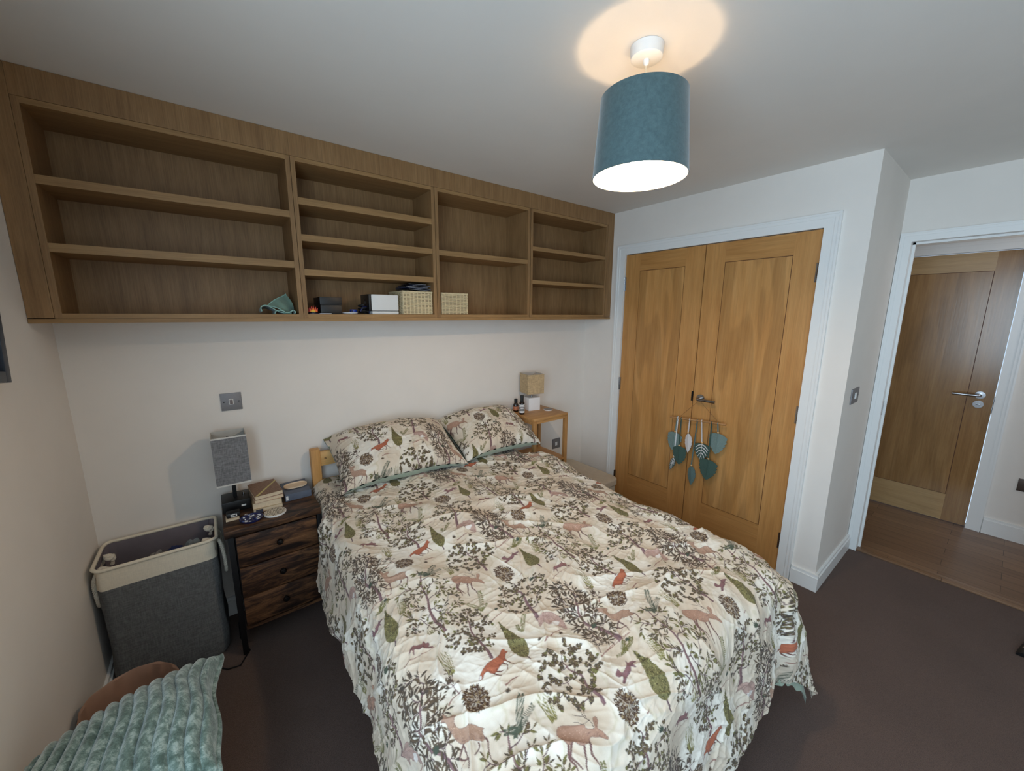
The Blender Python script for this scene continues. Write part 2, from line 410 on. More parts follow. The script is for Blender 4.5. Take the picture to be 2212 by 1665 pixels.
# ------------------------------------------------------------------ wall plates
def plate(name, label, cat, u0, u1, z0_, z1_, fn, rock, screws=True, dark='black', rocker='white_pl'):
    """fn(u, w, z) maps plate coordinates to the room, w = distance off the wall"""
    ctr = fn((u0+u1)/2, 0, z0_); t = thing(name, label, cat, ctr)
    def bx(a, b, c, d, w0, w1, bev=0):
        p = fn(a, w0, c); q = fn(b, w1, d); return MB().box(p[0], q[0], p[1], q[1], p[2], q[2], bev)
    bx(u0, u1, z0_, z1_, 0, .006, .0015).build('face_plate', 'switch', t)
    for (a, b, c, d) in rock:
        bx(a-.0025, b+.0025, c-.0025, d+.0025, .006, .0072).build('surround', 'white_pl', t)
        bx(a, b, c, d, .0072, .0105, .0015).build('rocker', rocker, t)
    if screws:
        for uu in (u0+.012, u1-.012):
            zc = (z0_+z1_)/2; bx(uu-.003, uu+.003, zc-.003, zc+.003, .006, .0068, .0005).build('screw', dark, t)
    return t
fb = lambda u, w_, z: (u, -w_, z)
M['rocker_br'] = plain('grey_brown_rocker', (120, 108, 106), 0.4, bump=0)
plate('light_switch', 'brushed steel one-gang switch on the wall above the grey lamp', 'switch', .486, .570, 1.078, 1.163, fb, [(.521, .534, 1.109, 1.131)], rocker='rocker_br')
plate('wall_socket', 'small steel wall plate low down behind the bamboo bedside stand', 'socket', 2.694, 2.783, .408, .495, fb, [(2.728, 2.748, .437, .463)], screws=False)
fc = lambda u, w_, z: (u, YC-w_, z)
plate('light_switch', 'steel switch plate on the narrow return wall beside the open doorway', 'switch', 3.19, 3.335, 1.068, 1.152, fc, [(3.252, 3.276, 1.095, 1.125)])
fh = lambda u, w_, z: (HX-w_, u, z)
M['socket_dk'] = plain('dark_bronze_plate', (88, 76, 70), 0.4, 0.6)
hs = plate('wall_socket', 'dark metal double socket low on the hall wall', 'socket', -2.59, -2.445, .365, .452, fh, [(-2.53, -2.505, .40, .42)], screws=False)
for c_ in hs.children:
    if c_.name.startswith('face_plate'): c_.data = c_.data.copy(); c_.data.materials[0] = M['socket_dk']

# ------------------------------------------------------------------ built-in wall shelving
SY = -0.258
def bookcase(label, xa, xb, shelves, first, last):
    t = thing('wall_bookcase', label, 'bookcase', ((xa+xb)/2, 0, 1.524), 'built-in oak bookcases over the bed')
    th = .018
    a, b = xa-th-(.0 if not first else 0.0), xb+th+(0 if not last else 0)
    MB().box(a, xa, SY, -.001, 1.524, 2.217).build('side_panel', 'oak_v', t)
    MB().box(xb, b, SY, -.001, 1.524, 2.217).build('side_panel', 'oak_v', t)
    MB().box(xa, xb, SY, -.001, 2.199, 2.217).build('top_panel', 'oak_h', t)
    MB().box(xa, xb, SY, -.001, 1.524, 1.541).build('bottom_panel', 'oak_h', t)
    MB().box(xa, xb, -.018, -.001, 1.541, 2.199).build('back_panel', 'oak_v', t)
    for s0, s1 in shelves:
        MB().box(xa, xb, SY+.002, -.018, s0, s1).build('shelf', 'oak_h', t)
    return t
bookcase('widest oak wall bookcase at the far left with two shelves', .081, .817, [(1.962, 1.990), (1.747, 1.776)], True, False)
bookcase('oak wall bookcase with three shelves, second from the left', .855, 1.503, [(2.024, 2.053), (1.868, 1.897), (1.717, 1.745)], False, False)
bookcase('oak wall bookcase with a single shelf, holding the lone wicker basket', 1.542, 2.188, [(1.868, 1.896)], False, False)
bookcase('empty oak wall bookcase nearest the wardrobe doors', 2.230, 2.968, [(1.960, 1.985), (1.746, 1.770)], False, True)
sur = thing('shelving_surround', 'oak fascia boards framing the four wall bookcases up to the ceiling', 'shelving', (1.5, 0, 1.508))
MB().box(0.001, .0622, SY-.002, -.001, 1.526, H-.001).build('side_fascia', 'oak_v', sur)
MB().box(2.9867, W1-.001, SY-.002, -.001, 1.526, H-.001).build('side_fascia', 'oak_v', sur)
for a, b in ((.0628, .8345), (.835, 1.5215), (1.522, 2.2075), (2.208, 2.9862)):
    MB().box(a, b, SY-.002, -.001, 2.2177, H-.001).build('top_fascia', 'oak_v', sur)
MB().box(0.001, W1-.001, SY-.003, -.001, 1.508, 1.5234).build('bottom_board', 'oak_h', sur)

# ------------------------------------------------------------------ pendant lamp
px_, py_ = PEND
pt = thing('pendant_lamp', 'teal velvet drum pendant lamp, lit, hanging from the ceiling', 'lamp', (px_, py_, H))
MB().lathe(px_, py_, [(.0, H-.034), (.040, H-.034), (.0445, H-.030), (.0475, H-.001), (.0, H-.001)], 48).build('ceiling_rose', 'white_pl', pt)
MB().lathe(px_, py_, [(.003, H-.05), (.008, H-.045), (.009, H-.034), (.0, H-.034)], 20).build('cord_grip', 'white_pl', pt)
M['flex'] = plain('beige_flex', (205, 190, 165), 0.6, bump=0)
MB().tube([(px_, py_, H-.045), (px_, py_, 2.115)], .003, 10).build('flex', 'flex', pt)
MB().lathe(px_, py_, [(.0, 2.12), (.014, 2.12), (.018, 2.09), (.018, 2.074), (.0265, 2.058), (.0275, 2.041), (.0, 2.0405)], 24).build('bulb_holder', 'white_pl', pt)
be = MT('lit_bulb'); be.set(Emission_Color=PEND_COLOR, Emission_Strength=PEND_STRENGTH); be.col((.9, .8, .7, 1)); be.m.cycles.emission_sampling = 'FRONT'; M['bulb'] = be.m
MB().lathe(px_, py_, [(.0, 1.974), (.014, 1.977), (.024, 1.988), (.030, 2.004), (.0300, 2.010), (.0, 2.010)], 32).build('bulb', 'bulb', pt)
be2 = MT('lit_bulb_collar'); be2.set(Emission_Color=PEND_COLOR, Emission_Strength=PEND_STRENGTH*.21); be2.col((.9, .8, .7, 1)); be2.m.cycles.emission_sampling = 'FRONT'; M['bulb_collar'] = be2.m
MB().lathe(px_, py_, [(.0, 2.0102), (.0300, 2.0102), (.0285, 2.040), (.0, 2.040)], 32).build('bulb_collar', 'bulb_collar', pt)
t = MT('teal_velvet'); v = t.coords(); f = t.noise(v, 70, 5, 0.75, 0.3)
t.col(t.ramp(f, [(0.35, srgb(64, 84, 87)), (0.65, srgb(76, 98, 101))])); t.set(Roughness=.85, Sheen_Weight=.5, Sheen_Roughness=.4); t.bump(f, .15, .003); M['teal'] = t.m
M['shade_in'] = plain('white_shade_lining', (240, 236, 226), 0.7, bump=0)
st, sb, rt, rb = 2.178, 1.957, .1245, .1405
MB().lathe(px_-.002, py_, [(rb, sb), (rt, st), (rt-.0012, st), (rb-.0012, sb)], 96, True, close=True).build('lampshade', 'teal', pt)
sh = MB().lathe(px_-.002, py_, [(rb-.0014, sb+.0005), (rt-.0014, st-.0005), (rt-.003, st-.0005), (rb-.003, sb+.0005)], 96, True, close=True)
sh.build('shade_lining', 'shade_in', pt)
MB().tube([(px_+.02, py_, 2.1), (px_+.07, py_, 2.15), (px_+.119, py_, 2.172)], .0015, 6).tube([(px_-.01, py_+.017, 2.1), (px_-.035, py_+.06, 2.15), (px_-.06, py_+.103, 2.172)], .0015, 6).tube([(px_-.01, py_-.017, 2.1), (px_-.035, py_-.06, 2.15), (px_-.06, py_-.103, 2.172)], .0015, 6).build('shade_carrier', 'white_pl', pt)

# ------------------------------------------------------------------ left nightstand (rustic, three drawers)
NT = 0.623
ns = thing('nightstand', 'dark rustic wood nightstand with three drawers on a black metal frame', 'nightstand', (.625, -.19, 0))
MB().box(.435, .815, -.357, -.02, NT-.033, NT, .003).build('table_top', 'rustic_top', ns)
MB().box(.470, .795, -.352, -.03, .125, .14).build('bottom_board', 'rustic', ns)
MB().box(.470, .795, -.04, -.03, .14, NT-.033).build('back_panel', 'rustic', ns)
MB().box(.470, .473, -.34, -.04, .14, NT-.033).build('side_panel', 'dark_metal', ns); MB().box(.792, .795, -.34, -.04, .14, NT-.033).build('side_panel', 'dark_metal', ns)
for x in (.445, .797):
    for y in (-.345, -.035):
        MB().box(x, x+.022, y, y+.022, 0, NT-.034, .001).build('leg', 'dark_metal', ns)
for x, z in ((.450, .12), (.450, NT-.055), (.802, .12)): MB().box(x, x+.012, -.323, -.035, z, z+.015).build('side_rail', 'dark_metal', ns)
M['knob'] = plain('black_knob', (14, 14, 15), 0.18, bump=0)
for k, (a, b) in enumerate(((.438, .583), (.290, .432), (.146, .284))):
    d = MB().box(.473, .792, -.354, -.338, a, b, .002).box(.49, .775, -.338, -.08, a+.01, b-.03).build('drawer', 'rustic', ns)
    zc = (a+b)/2+.006; xk = .633
    kb = MB()
    for i in range(1): pass
    prof = [(.0, -.354), (.006, -.354), (.006, -.364), (.013, -.369), (.014, -.376), (.010, -.382), (.0, -.384)]
    vs = []; n = 20
    kb.grid([[(xk+r*math.cos(2*PI*q/n), yy, zc+r*math.sin(2*PI*q/n)) for q in range(n)] for r, yy in prof], True, True)
    kb.build('knob', 'knob', d)

# grey table lamp
gl = thing('table_lamp', 'table lamp with tall grey fabric shade on the dark rustic nightstand', 'lamp', (.494, -.11, NT))
M['grey_fab'] = weave('grey_shade_fabric', (122, 122, 124), scale=900, var=.3)
M['shade_edge'] = plain('pale_shade_tape', (205, 202, 196), .8, bump=0)
M['shade_ing'] = plain('grey_shade_lining', (196, 194, 188), .8, bump=0)
def square_shade(t, cx, cy, z0_, z1_, h0, h1, fab, lin, edge, ang=0.0, th=.0018, tape=.007):
    def ring(h, z): return [(cx-h, cy-h, z), (cx+h, cy-h, z), (cx+h, cy+h, z), (cx-h, cy+h, z)]
    def hh(z): return h0+(h1-h0)*(z-z0_)/(z1_-z0_)
    R_ = rotz((cx, cy, 0), ang)
    def tubeq(za, zb, o, i): return MB().grid([ring(hh(za)+o, za), ring(hh(zb)+o, zb), ring(hh(zb)+i, zb), ring(hh(za)+i, za), ring(hh(za)+o, za)], False, True).xform(R_)
    tubeq(z0_+tape, z1_-tape, 0, -th).build('lampshade', fab, t)
    tubeq(z0_+.0005, z1_-.0005, -th-.0002, -th-.0012).build('shade_lining', lin, t)
    tubeq(z1_-tape, z1_, .0006, -th).build('shade_trim', edge, t); tubeq(z0_, z0_+tape, .0006, -th).build('shade_trim', edge, t)
    MB().tube([(cx, cy, z1_-.02), (cx-h1+.004, cy-h1+.004, z1_-.012)], .0012, 6).tube([(cx, cy, z1_-.02), (cx+h1-.004, cy+h1-.004, z1_-.012)], .0012, 6).tube([(cx, cy, z1_-.02), (cx+h1-.004, cy-h1+.004, z1_-.012)], .0012, 6).tube([(cx, cy, z1_-.02), (cx-h1+.004, cy+h1-.004, z1_-.012)], .0012, 6).xform(R_).build('shade_carrier', edge, t)
square_shade(gl, .4965, -.133, .768, .998, .0655, .0655, 'grey_fab', 'shade_ing', 'shade_edge')
MB().box(.438, .549, -.165, -.04, NT, NT+.052, .004).build('base', 'black', gl)
MB().box(.485, .501, -.111, -.095, NT+.052, .80, .001).tube([(.493, -.12, .80), (.493, -.12, .98)], .005, 10).tube([(.493, -.103, .79), (.493, -.133, .80)], .006, 8).build('stem', 'dark_metal', gl)
MB().lathe(.527, -.10, [(.0, NT+.052), (.006, NT+.052), (.0055, NT+.066), (.0, NT+.067)], 20).build('switch_knob', 'steel', gl)
MB().box(.512, .530, -.1662, -.165, NT+.02, NT+.028).build('charging_port', 'white_pl', gl)

# paperbacks
def book(label, cx, cy, z, w_, d_, h_, ang, cover, pages, stripes=False):
    t = thing('book', label, 'book', (cx, cy, z), 'paperbacks stacked on the nightstand')
    R_ = rotz((cx, cy, 0), ang)
    MB().box(cx-w_/2, cx+w_/2, cy-d_/2, cy+d_/2, z, z+.0012).box(cx-w_/2, cx+w_/2, cy-d_/2, cy+d_/2, z+h_-.0012, z+h_).box(cx+w_/2-.0012, cx+w_/2, cy-d_/2, cy+d_/2, z+.0012, z+h_-.0012).xform(R_).build('cover', cover, t)
    pg = MB().box(cx-w_/2+.002, cx+w_/2-.0015, cy-d_/2+.002, cy+d_/2-.002, z+.0013, z+h_-.0013)
    for q in range(1, int(h_/.003)): pg.box(cx-w_/2+.0015, cx+w_/2-.003, cy-d_/2+.0015, cy+d_/2-.0015, z+.003*q-.0003, z+.003*q+.0003)
    pg.xform(R_).build('pages', pages, t)
    if stripes:
        MB().prism([(-.055, -.085), (-.043, -.085), (.058, .055), (.058, .068)], lambda u, v_, w__: (cx+u, cy+v_, z+h_+w__), .0004).xform(R_).build('cover_stripe', 'yellow_str', t)
    return t
M['pages'] = plain('cream_pages', (214, 196, 168), .9, var=.08, scale=200, bump=.1)
M['yellow_str'] = plain('pale_yellow_stripe', (200, 186, 120), .6, bump=0)
t = MT('red_brown_hatched_cover'); v = t.coords((60, 260, 1), (0, 0, .6)); wv = t.noise(v, 1.5, 3)
t.col(t.ramp(wv, [(.35, srgb(88, 48, 36)), (.5, srgb(150, 120, 96)), (.65, srgb(96, 62, 48))])); t.set(Roughness=.6); M['cover_red'] = t.m
M['cover_tan'] = plain('tan_cover', (190, 168, 134), .6, bump=0)
M['cover_pink'] = plain('pinkish_cover', (196, 160, 140), .6, bump=0)
book('thin pale paperback, lowest in the stack of books', .612, -.150, NT, .118, .18, .017, .0, 'cover_tan', 'pages')
book('thick cream-paged paperback in the middle of the stack', .617, -.146, NT+.017, .118, .18, .028, -.07, 'cover_tan', 'pages')
book('thin paperback just under the patterned top book', .616, -.146, NT+.045, .118, .18, .016, .05, 'cover_pink', 'pages')
book('patterned red-brown paperback with a yellow stripe, top of the stack', .613, -.146, NT+.061, .116, .178, .019, .10, 'cover_red', 'pages', True)
M['navy'] = plain('navy_card', (44, 48, 66), .6)
tag(MB().box(.562, .590, -.253, -.2415, NT, NT+.015, .001).build('lighter', 'navy'), 'small dark blue block against the front of the lowest book', 'lighter')
gb = thing('storage_tin', 'grey-blue box with a white tag beside the stacked paperbacks', 'box', (.748, -.12, NT))
M['greyblue'] = plain('grey_blue_card', (88, 96, 112), .6, var=.15, scale=25)
MB().box(.688, .806, -.20, -.03, NT, NT+.036, .003).build('body', 'greyblue', gb)
MB().box(.692, .702, -.2008, -.20, NT+.006, NT+.028).build('tag', 'white_pl', gb)
tr = MB(); cx, cy = .748, -.115
def stadium(hx, hy, n=16): return [(hx-hy+hy*math.cos(a), hy*math.sin(a)) for a in [(-PI/2)+PI*i/n for i in range(n+1)]] + [(-hx+hy+hy*math.cos(a), hy*math.sin(a)) for a in [PI/2+PI*i/n for i in range(n+1)]]
z = NT+.036
rows = []
for k, hz in ((.75, 0), (1, .004), (1, .011), (.95, .011), (.9, .006)): rows.append([(cx+u*k, cy+v_*k, z+hz) for u, v_ in stadium(.054, .034)])
tr.grid(rows, True, True); tr.f.append(tuple(range(34))); tr.sm.append(False); tr.f.append(tuple(4*34+i for i in range(34))); tr.sm.append(False)
M['pale_wood'] = wood('pale_tray_wood', (206, 176, 142), (222, 196, 164), (232, 208, 180), 'X', 2.0, .5, .08)
tag(tr.build('oval_tray', 'pale_wood'), 'pale wooden oval tray lying on the grey-blue box', 'tray')

def disc(name, label, cat, cx, cy, z, r, h, mat, edge=None, topmat=None, tilt=0):
    t = thing(name, label, cat, (cx, cy, z))
    MB().lathe(cx, cy, [(.0, z), (r*.97, z), (r, z+h*.3), (r, z+h*.75), (r*.97, z+h), (.0, z+h)], 48).build('body', mat, t)
    if topmat: MB().lathe(cx, cy, [(.0, z+h), (r*.93, z+h), (r*.93, z+h+.0006), (.0, z+h+.0006)], 48).build('top_face', topmat, t)
    return t
t = MT('zigzag_coaster_top'); v = t.coords((1, 1, 1)); wv = t.n('ShaderNodeTexWave'); wv.inputs['Scale'].default_value = 55; wv.inputs['Distortion'].default_value = 6; wv.inputs['Detail Scale'].default_value = 3; t.l(v, wv.inputs['Vector'])
t.col(t.ramp(wv.outputs['Fac'], [(.4, srgb(120, 110, 96)), (.6, srgb(224, 214, 196))])); t.set(Roughness=.6); M['zig'] = t.m
disc('coaster', 'round beige zigzag-patterned coaster in front of the stacked paperbacks', 'coaster', .633, -.292, NT, .046, .008, 'white_pl', topmat='zig')
t = MT('blue_mosaic'); v = t.coords(); vo = t.n('ShaderNodeTexVoronoi'); vo.inputs['Scale'].default_value = 90; t.l(v, vo.inputs['Vector'])
t.col(t.ramp(vo.outputs['Distance'], [(.25, srgb(224, 226, 232)), (.42, srgb(60, 96, 170)), (.6, srgb(22, 30, 78))])); t.set(Roughness=.3); M['mosaic'] = t.m
M['navy_gl'] = plain('navy_glaze', (28, 36, 84), .25)
bd = thing('trinket_dish', 'blue mosaic dish on the front edge of the nightstand', 'dish', (.540, -.297, NT))
MB().lathe(.540, -.297, [(.0, NT), (.038, NT), (.044, NT+.006), (.046, NT+.012), (.043, NT+.012), (.040, NT+.008), (.0, NT+.007)], 40).build('body', 'navy_gl', bd)
random.seed(3)
for i in range(26):
    a = random.uniform(0, 2*PI); r = .038*math.sqrt(random.random()); s = random.uniform(.003, .0055)
    q = MB(); X, Y = .540+r*math.cos(a), -.297+r*math.sin(a); q.box(X-s, X+s, Y-s*.6, Y+s*.6, NT+.0075, NT+.0115, .001); q.xform(rotz((X, Y, 0), random.uniform(0, 3)))
    q.build('bead', 'white_pl' if i % 3 else 'mosaic', bd)
fo = thing('folded_note', 'small white strip propped beside the blue dish', 'paper', (.528, -.245, NT))
MB().box(.522, .534, -.262, -.236, NT, NT+.009, .002).xform(rotz((.528, -.25, 0), .5)).build('strip', 'white_pl', fo)
cs = thing('glasses_case', 'black glasses case with a white label on the nightstand corner', 'case', (.470, -.225, NT))
MB().box(.450, .503, -.247, -.205, NT+.009, NT+.032, .008).build('body', 'black', cs)
MB().box(.466, .490, -.2478, -.2465, NT+.014, NT+.026).build('label', 'white_pl', cs)
MB().box(.469, .4865, -.2482, -.2477, NT+.0175, NT+.0225).build('label_print', 'black', cs)
MB().box(.447, .497, -.256, -.208, NT, NT+.009).build('card', 'pages', cs)

# floor cable
t_ = MB().tube([(.44, -.10, .004), (.44, -.22, .004), (.47, -.33, .004), (.43, -.40, .004), (.385, -.39, .004), (.33, -.33, .004), (.30, -.20, .004)], .0032, 8)
tag(t_.build('power_cable', 'black'), 'thin black cable on the carpet by the nightstand leg', 'cable')

# ------------------------------------------------------------------ laundry hamper
HZT = 0.57
hp = thing('laundry_hamper', 'grey fabric laundry hamper with a cream top band and rope handles', 'laundry hamper', (.215, -.165, 0))
def rrect(cx, cy, hx, hy, r, n=8):
    pts = []
    for (sx, sy, a0) in ((1, 1, 0), (-1, 1, PI/2), (-1, -1, PI), (1, -1, 1.5*PI)):
        for i in range(n+1):
            a = a0+PI/2*i/n; pts.append((cx+sx*(hx-r)+r*math.cos(a), cy+sy*(hy-r)+r*math.sin(a)))
    return pts
def fshell(zs, cx, cy, hx, hy, r, bulge=.0, seed=0):
    rows = []; rnd = random.Random(seed)
    for z, k in zs:
        pr = rrect(cx, cy, hx*k, hy*k, r); row = []
        for i, (x, y) in enumerate(pr):
            wv = .0022*math.sin(i*.9+z*23)+.002*math.sin(i*.37-z*40+seed)
            dx, dy = x-cx, y-cy; q = math.hypot(dx, dy); row.append((x+dx/q*wv, y+dy/q*wv, z))
        rows.append(row)
    return rows
hcx, hcy, hhx, hhy = .2145, -.158, .192, .125
body = [(0.004, .93), (.02, .97), (.1, .985), (.2, .97), (.32, .965), (.42, .975), (.482, .985)]
M['hamper_grey'] = weave('hamper_grey_canvas', (104, 105, 105), scale=900, var=.24)
M['hamper_cream'] = weave('hamper_cream_canvas', (226, 216, 196), scale=900, var=.05, bump=.12)
M['hamper_in'] = plain('hamper_lining', (112, 104, 110), .9, var=.1, scale=14)
b_ = MB().grid(fshell(body, hcx, hcy, hhx, hhy, .035), True, True); b_.f.append(tuple(range(36))); b_.sm.append(False)
b_.build('body', 'hamper_grey', hp)
MB().grid(fshell([(.482, .988), (.50, .99), (.53, .99), (HZT-.004, .995)], hcx, hcy, hhx, hhy, .035), True, True).build('top_band', 'hamper_cream', hp)
rim = rrect(hcx, hcy, hhx, hhy, .036, 8); rim3 = [(x, y, HZT+.002*math.sin(i*.7)) for i, (x, y) in enumerate(rim)]; rim3 += [rim3[0], rim3[1]]
MB().tube(rim3, .0068, 10, False).build('rim', 'hamper_cream', hp)
lin = fshell([(HZT-.002, .965), (.52, .955), (.45, .95), (.36, .94), (.28, .93)], hcx, hcy, hhx, hhy, .03, seed=4)
lin2 = []
for r_i, row in enumerate(lin):
    lin2.append([(x + (.006*math.sin(i*1.3+r_i) if r_i > 0 else 0)*(-1 if x > hcx else 1), y - (.010*abs(math.sin(i*.8+r_i*1.7)) if r_i > 0 and y > hcy else 0), z) for i, (x, y, z) in enumerate(row)])
MB().grid(lin2, True, True).build('lining', 'hamper_in', hp)
MB().box(hcx-.17, hcx+.17, hcy-.108, hcy+.108, .27, .279).build('inner_base', 'hamper_in', hp)
M['rope'] = plain('cream_rope', (224, 215, 198), .9, var=.12, scale=200, bump=.3)
def rope(pts, r, parent, name='rope_handle', turns=18, n=60):
    P_ = [Vector(p) for p in pts]
    def at(tt):
        x = tt*(len(P_)-1); i = min(int(x), len(P_)-2); f = x-i
        a = P_[max(i-1, 0)]; b = P_[i]; c = P_[i+1]; d = P_[min(i+2, len(P_)-1)]
        return .5*((2*b)+(c-a)*f+(2*a-5*b+4*c-d)*f*f+(3*b-a-3*c+d)*f**3)
    mb = MB()
    for s in range(3):
        path = []
        for q in range(n*2+1):
            tt = q/(n*2); p = at(tt); dd = (at(min(tt+.01, 1))-at(max(tt-.01, 0))).normalized()
            u = dd.orthogonal().normalized(); 
            u = (Vector((0, 1, 0)) - dd*dd.y).normalized() if abs(dd.y) < .9 else u
            v_ = dd.cross(u); a = 2*PI*(tt*turns+s/3); path.append(p+(u*math.cos(a)+v_*math.sin(a))*r*.5)
        mb.tube(path, r*.55, 6)
    return mb.build(name, 'rope', parent)
xl, xr = hcx-hhx-.004, hcx+hhx+.005
rope([(xl+.012, hcy-.070, .545), (xl-.004, hcy-.072, .50), (xl-.002, hcy-.075, .43), (xl-.004, hcy-.04, .385), (xl-.004, hcy+.04, .42), (xl-.004, hcy+.06, .50), (xl+.012, hcy+.06, .545)], .0075, hp)
rope([(xr-.014, hcy-.06, .545), (xr+.004, hcy-.062, .52), (xr+.012, hcy-.065, .44), (xr+.012, hcy-.04, .365), (xr+.011, hcy+.045, .40), (xr+.004, hcy+.06, .50), (xr-.014, hcy+.06, .545)], .0075, hp)
def knot(x, y, z, s=1.0):
    mb = MB(); rr = random.Random(int(x*1000+y*777))
    for k in range(3):
        path = []
        for q in range(17):
            a = 2*PI*q/16; path.append((x+.010*s*math.cos(a+k), y+.010*s*math.sin(a)*math.cos(k*1.1), z+.010*s*math.sin(a)*math.sin(k*1.1)+.004*math.cos(2*a)))
        mb.tube(path, .0062*s, 8, False)
    mb.tube([(x, y, z-.004), (x+.008, y-.004, z-.02), (x+.004, y, z-.032)], [.006, .006, .008], 8)
    return mb.build('rope_knot', 'rope', hp)
for (x, y) in ((.050, -.126), (.048, -.229), (.376, -.095), (.370, -.222)): knot(x, y, .545, 1.15)
def lump(name, label, cat, cx, cy, z, rx, ry, rz, mat, seed, group=None, folds=3.0):
    rr = random.Random(seed); ph = [rr.uniform(0, 6) for _ in range(6)]; rows = []
    for i in range(25):
        th = PI*i/24; row = []
        for j in range(40):
            a = 2*PI*j/40; k = 1+.14*math.sin(folds*a+ph[0]+2*th)+.10*math.sin(5*a-ph[1]+3*th)+.07*math.sin(9*a+ph[2]-5*th)+.08*math.sin(7*th+ph[3]+2*a)
            row.append((cx+rx*k*math.sin(th)*math.cos(a), cy+ry*k*math.sin(th)*math.sin(a), z+rz*(1+ (k-1)*.8*math.sin(th) - math.cos(th)*1.0)))
        rows.append(row)
    o = MB().grid(rows, True, True).build(name, mat)
    return tag(o, label, cat, group)
M['cl_dark'] = plain('black_cloth', (30, 30, 36), .95); M['cl_grey'] = plain('grey_patterned_cloth', (128, 124, 120), .95, var=.3, scale=60); M['cl_navy'] = plain('navy_cloth', (34, 44, 84), .95); M['cl_sage'] = plain('grey_green_sock', (116, 122, 124), .95)
lump('clothing', 'black clothing heaped at the left inside the hamper', 'clothes', .118, -.200, .283, .055, .052, .124, 'cl_dark', 1)
lump('clothing', 'grey patterned garment in the middle of the hamper laundry', 'clothes', .202, -.222, .283, .040, .038, .136, 'cl_grey', 2)
lump('clothing', 'dark blue garment among the hamper laundry', 'clothes', .262, -.222, .283, .036, .038, .139, 'cl_navy', 3)
lump('clothing', 'grey-green garment at the right end of the hamper laundry', 'clothes', .322, -.218, .283, .038, .040, .141, 'cl_sage', 4)

# ------------------------------------------------------------------ waste bin with liner, added cushion support, ribbed cushion
wb = thing('waste_bin', 'round waste bin with a tan liner by the left wall, behind the ribbed cushion', 'waste bin', (.150, -.665, 0))
M['liner'] = plain('pale_liner_outside', (176, 172, 170), .45, var=.08, scale=20)
M['liner_in'] = plain('tan_inside', (156, 122, 102), .6, var=.1, scale=9, bump=.1)
bx_, by_ = .142, -.662
def wob(rows_prof, amp=.0015, n=56, seed=0):
    rows = []
    for i, (r, z) in enumerate(rows_prof):
        rows.append([(bx_+(r+amp*math.sin(7*2*PI*k/n+i)+amp*math.sin(13*2*PI*k/n+seed-i))*math.cos(2*PI*k/n), by_+(r+amp*math.sin(7*2*PI*k/n+i)+amp*math.sin(13*2*PI*k/n+seed-i))*math.sin(2*PI*k/n), z+amp*1.2*math.sin(5*2*PI*k/n+seed)) for k in range(n)])
    return rows
mbb = MB().grid(wob([(.100, .004), (.106, .08), (.112, .18), (.120, .27), (.123, .285)]), True, True); mbb.f.append(tuple(range(56))); mbb.sm.append(False)
mbb.build('body', 'liner', wb)
mbb = MB().grid(wob([(.124, .286), (.122, .292), (.118, .288), (.114, .24), (.108, .16), (.097, .05)], seed=1), True, True); mbb.f.append(tuple(5*56+k for k in range(56))); mbb.sm.append(False)
mbb.build('liner', 'liner_in', wb)
sl = thing('added_stool', 'added low support, unseen beneath the teal ribbed cushion', 'added_stool', (.26, -1.19, 0))  # unseen prop, added only to hold the cushion up
MB().box(.06, .36, -1.30, -1.02, .345, .375, .008).build('seat', 'bamboo', sl)
for x in (.08, .31):
    for y in (-1.28, -1.07): MB().box(x, x+.028, y, y+.028, 0, .345, .003).build('leg', 'bamboo_v', sl)

t = MT('teal_ribbed_plush'); v = t.coords(); f = t.noise(v, 38, 6, .75, .3); g = t.noise(v, 260, 3, .7)
t.col(t.ramp(f, [(.38, srgb(78, 100, 92)), (.5, srgb(114, 138, 130)), (.60, srgb(172, 190, 184))])); t.set(Roughness=.75, Sheen_Weight=.8, Sheen_Roughness=.35); t.bump(g, .5, .004); M['plush'] = t.m
def cushion():
    N = 220; c = Vector((.205, -1.150, .474)); ang = 0.0
    hx, hy, T = .188, .205, .080
    ribs = 13
    def surf(u, v_, s):
        e = (1-abs(u)**2.6)*(1-abs(v_)**2.6); e = max(e, 0)
        pin = 1-.07*(1-abs(v_)**2)*abs(u)**3
        pin2 = 1-.07*(1-abs(u)**2)*abs(v_)**3
        th = T*e**.42
        rib = abs(math.sin(PI*(u*.5+.5)*ribs))**.55*.012*min(1, e*8)*1.25+.0
        x = u*hx*pin + .006*math.sin(v_*5+u*3); y = v_*hy*pin2
        zz = s*(th+rib*(1 if s > 0 else .6))
        zz += .012*math.sin(3*u+2*v_)*e; y += .30*x
        return (x, y, zz+.004*s)
    mb = MB()
    for s in (1, -1):
        rows = [[surf(-1+2*i/N, -1+2*j/60, s) for j in range(61)] for i in range(N+1)]
        mb.grid(rows, True)
    # piped edge
    ring = [surf(-1+2*i/60, -1, 1) for i in range(61)] + [surf(1, -1+2*i/60, 1) for i in range(1, 61)] + [surf(1-2*i/60, 1, 1) for i in range(1, 61)] + [surf(-1, 1-2*i/60, 1) for i in range(1, 61)]
    mb.tube([(p[0]*1.0, p[1], 0) for p in ring], .0085, 8, False)
    mb.xform(Matrix.Translation(c) @ Matrix.Rotation(ang, 4, 'Z') @ Matrix.Rotation(math.radians(-3), 4, 'X') @ Matrix.Rotation(math.radians(0), 4, 'Y'))
    return tag(mb.build('cushion', 'plush'), 'teal ribbed plush cushion in the bottom left corner of the view', 'cushion')
cushion()

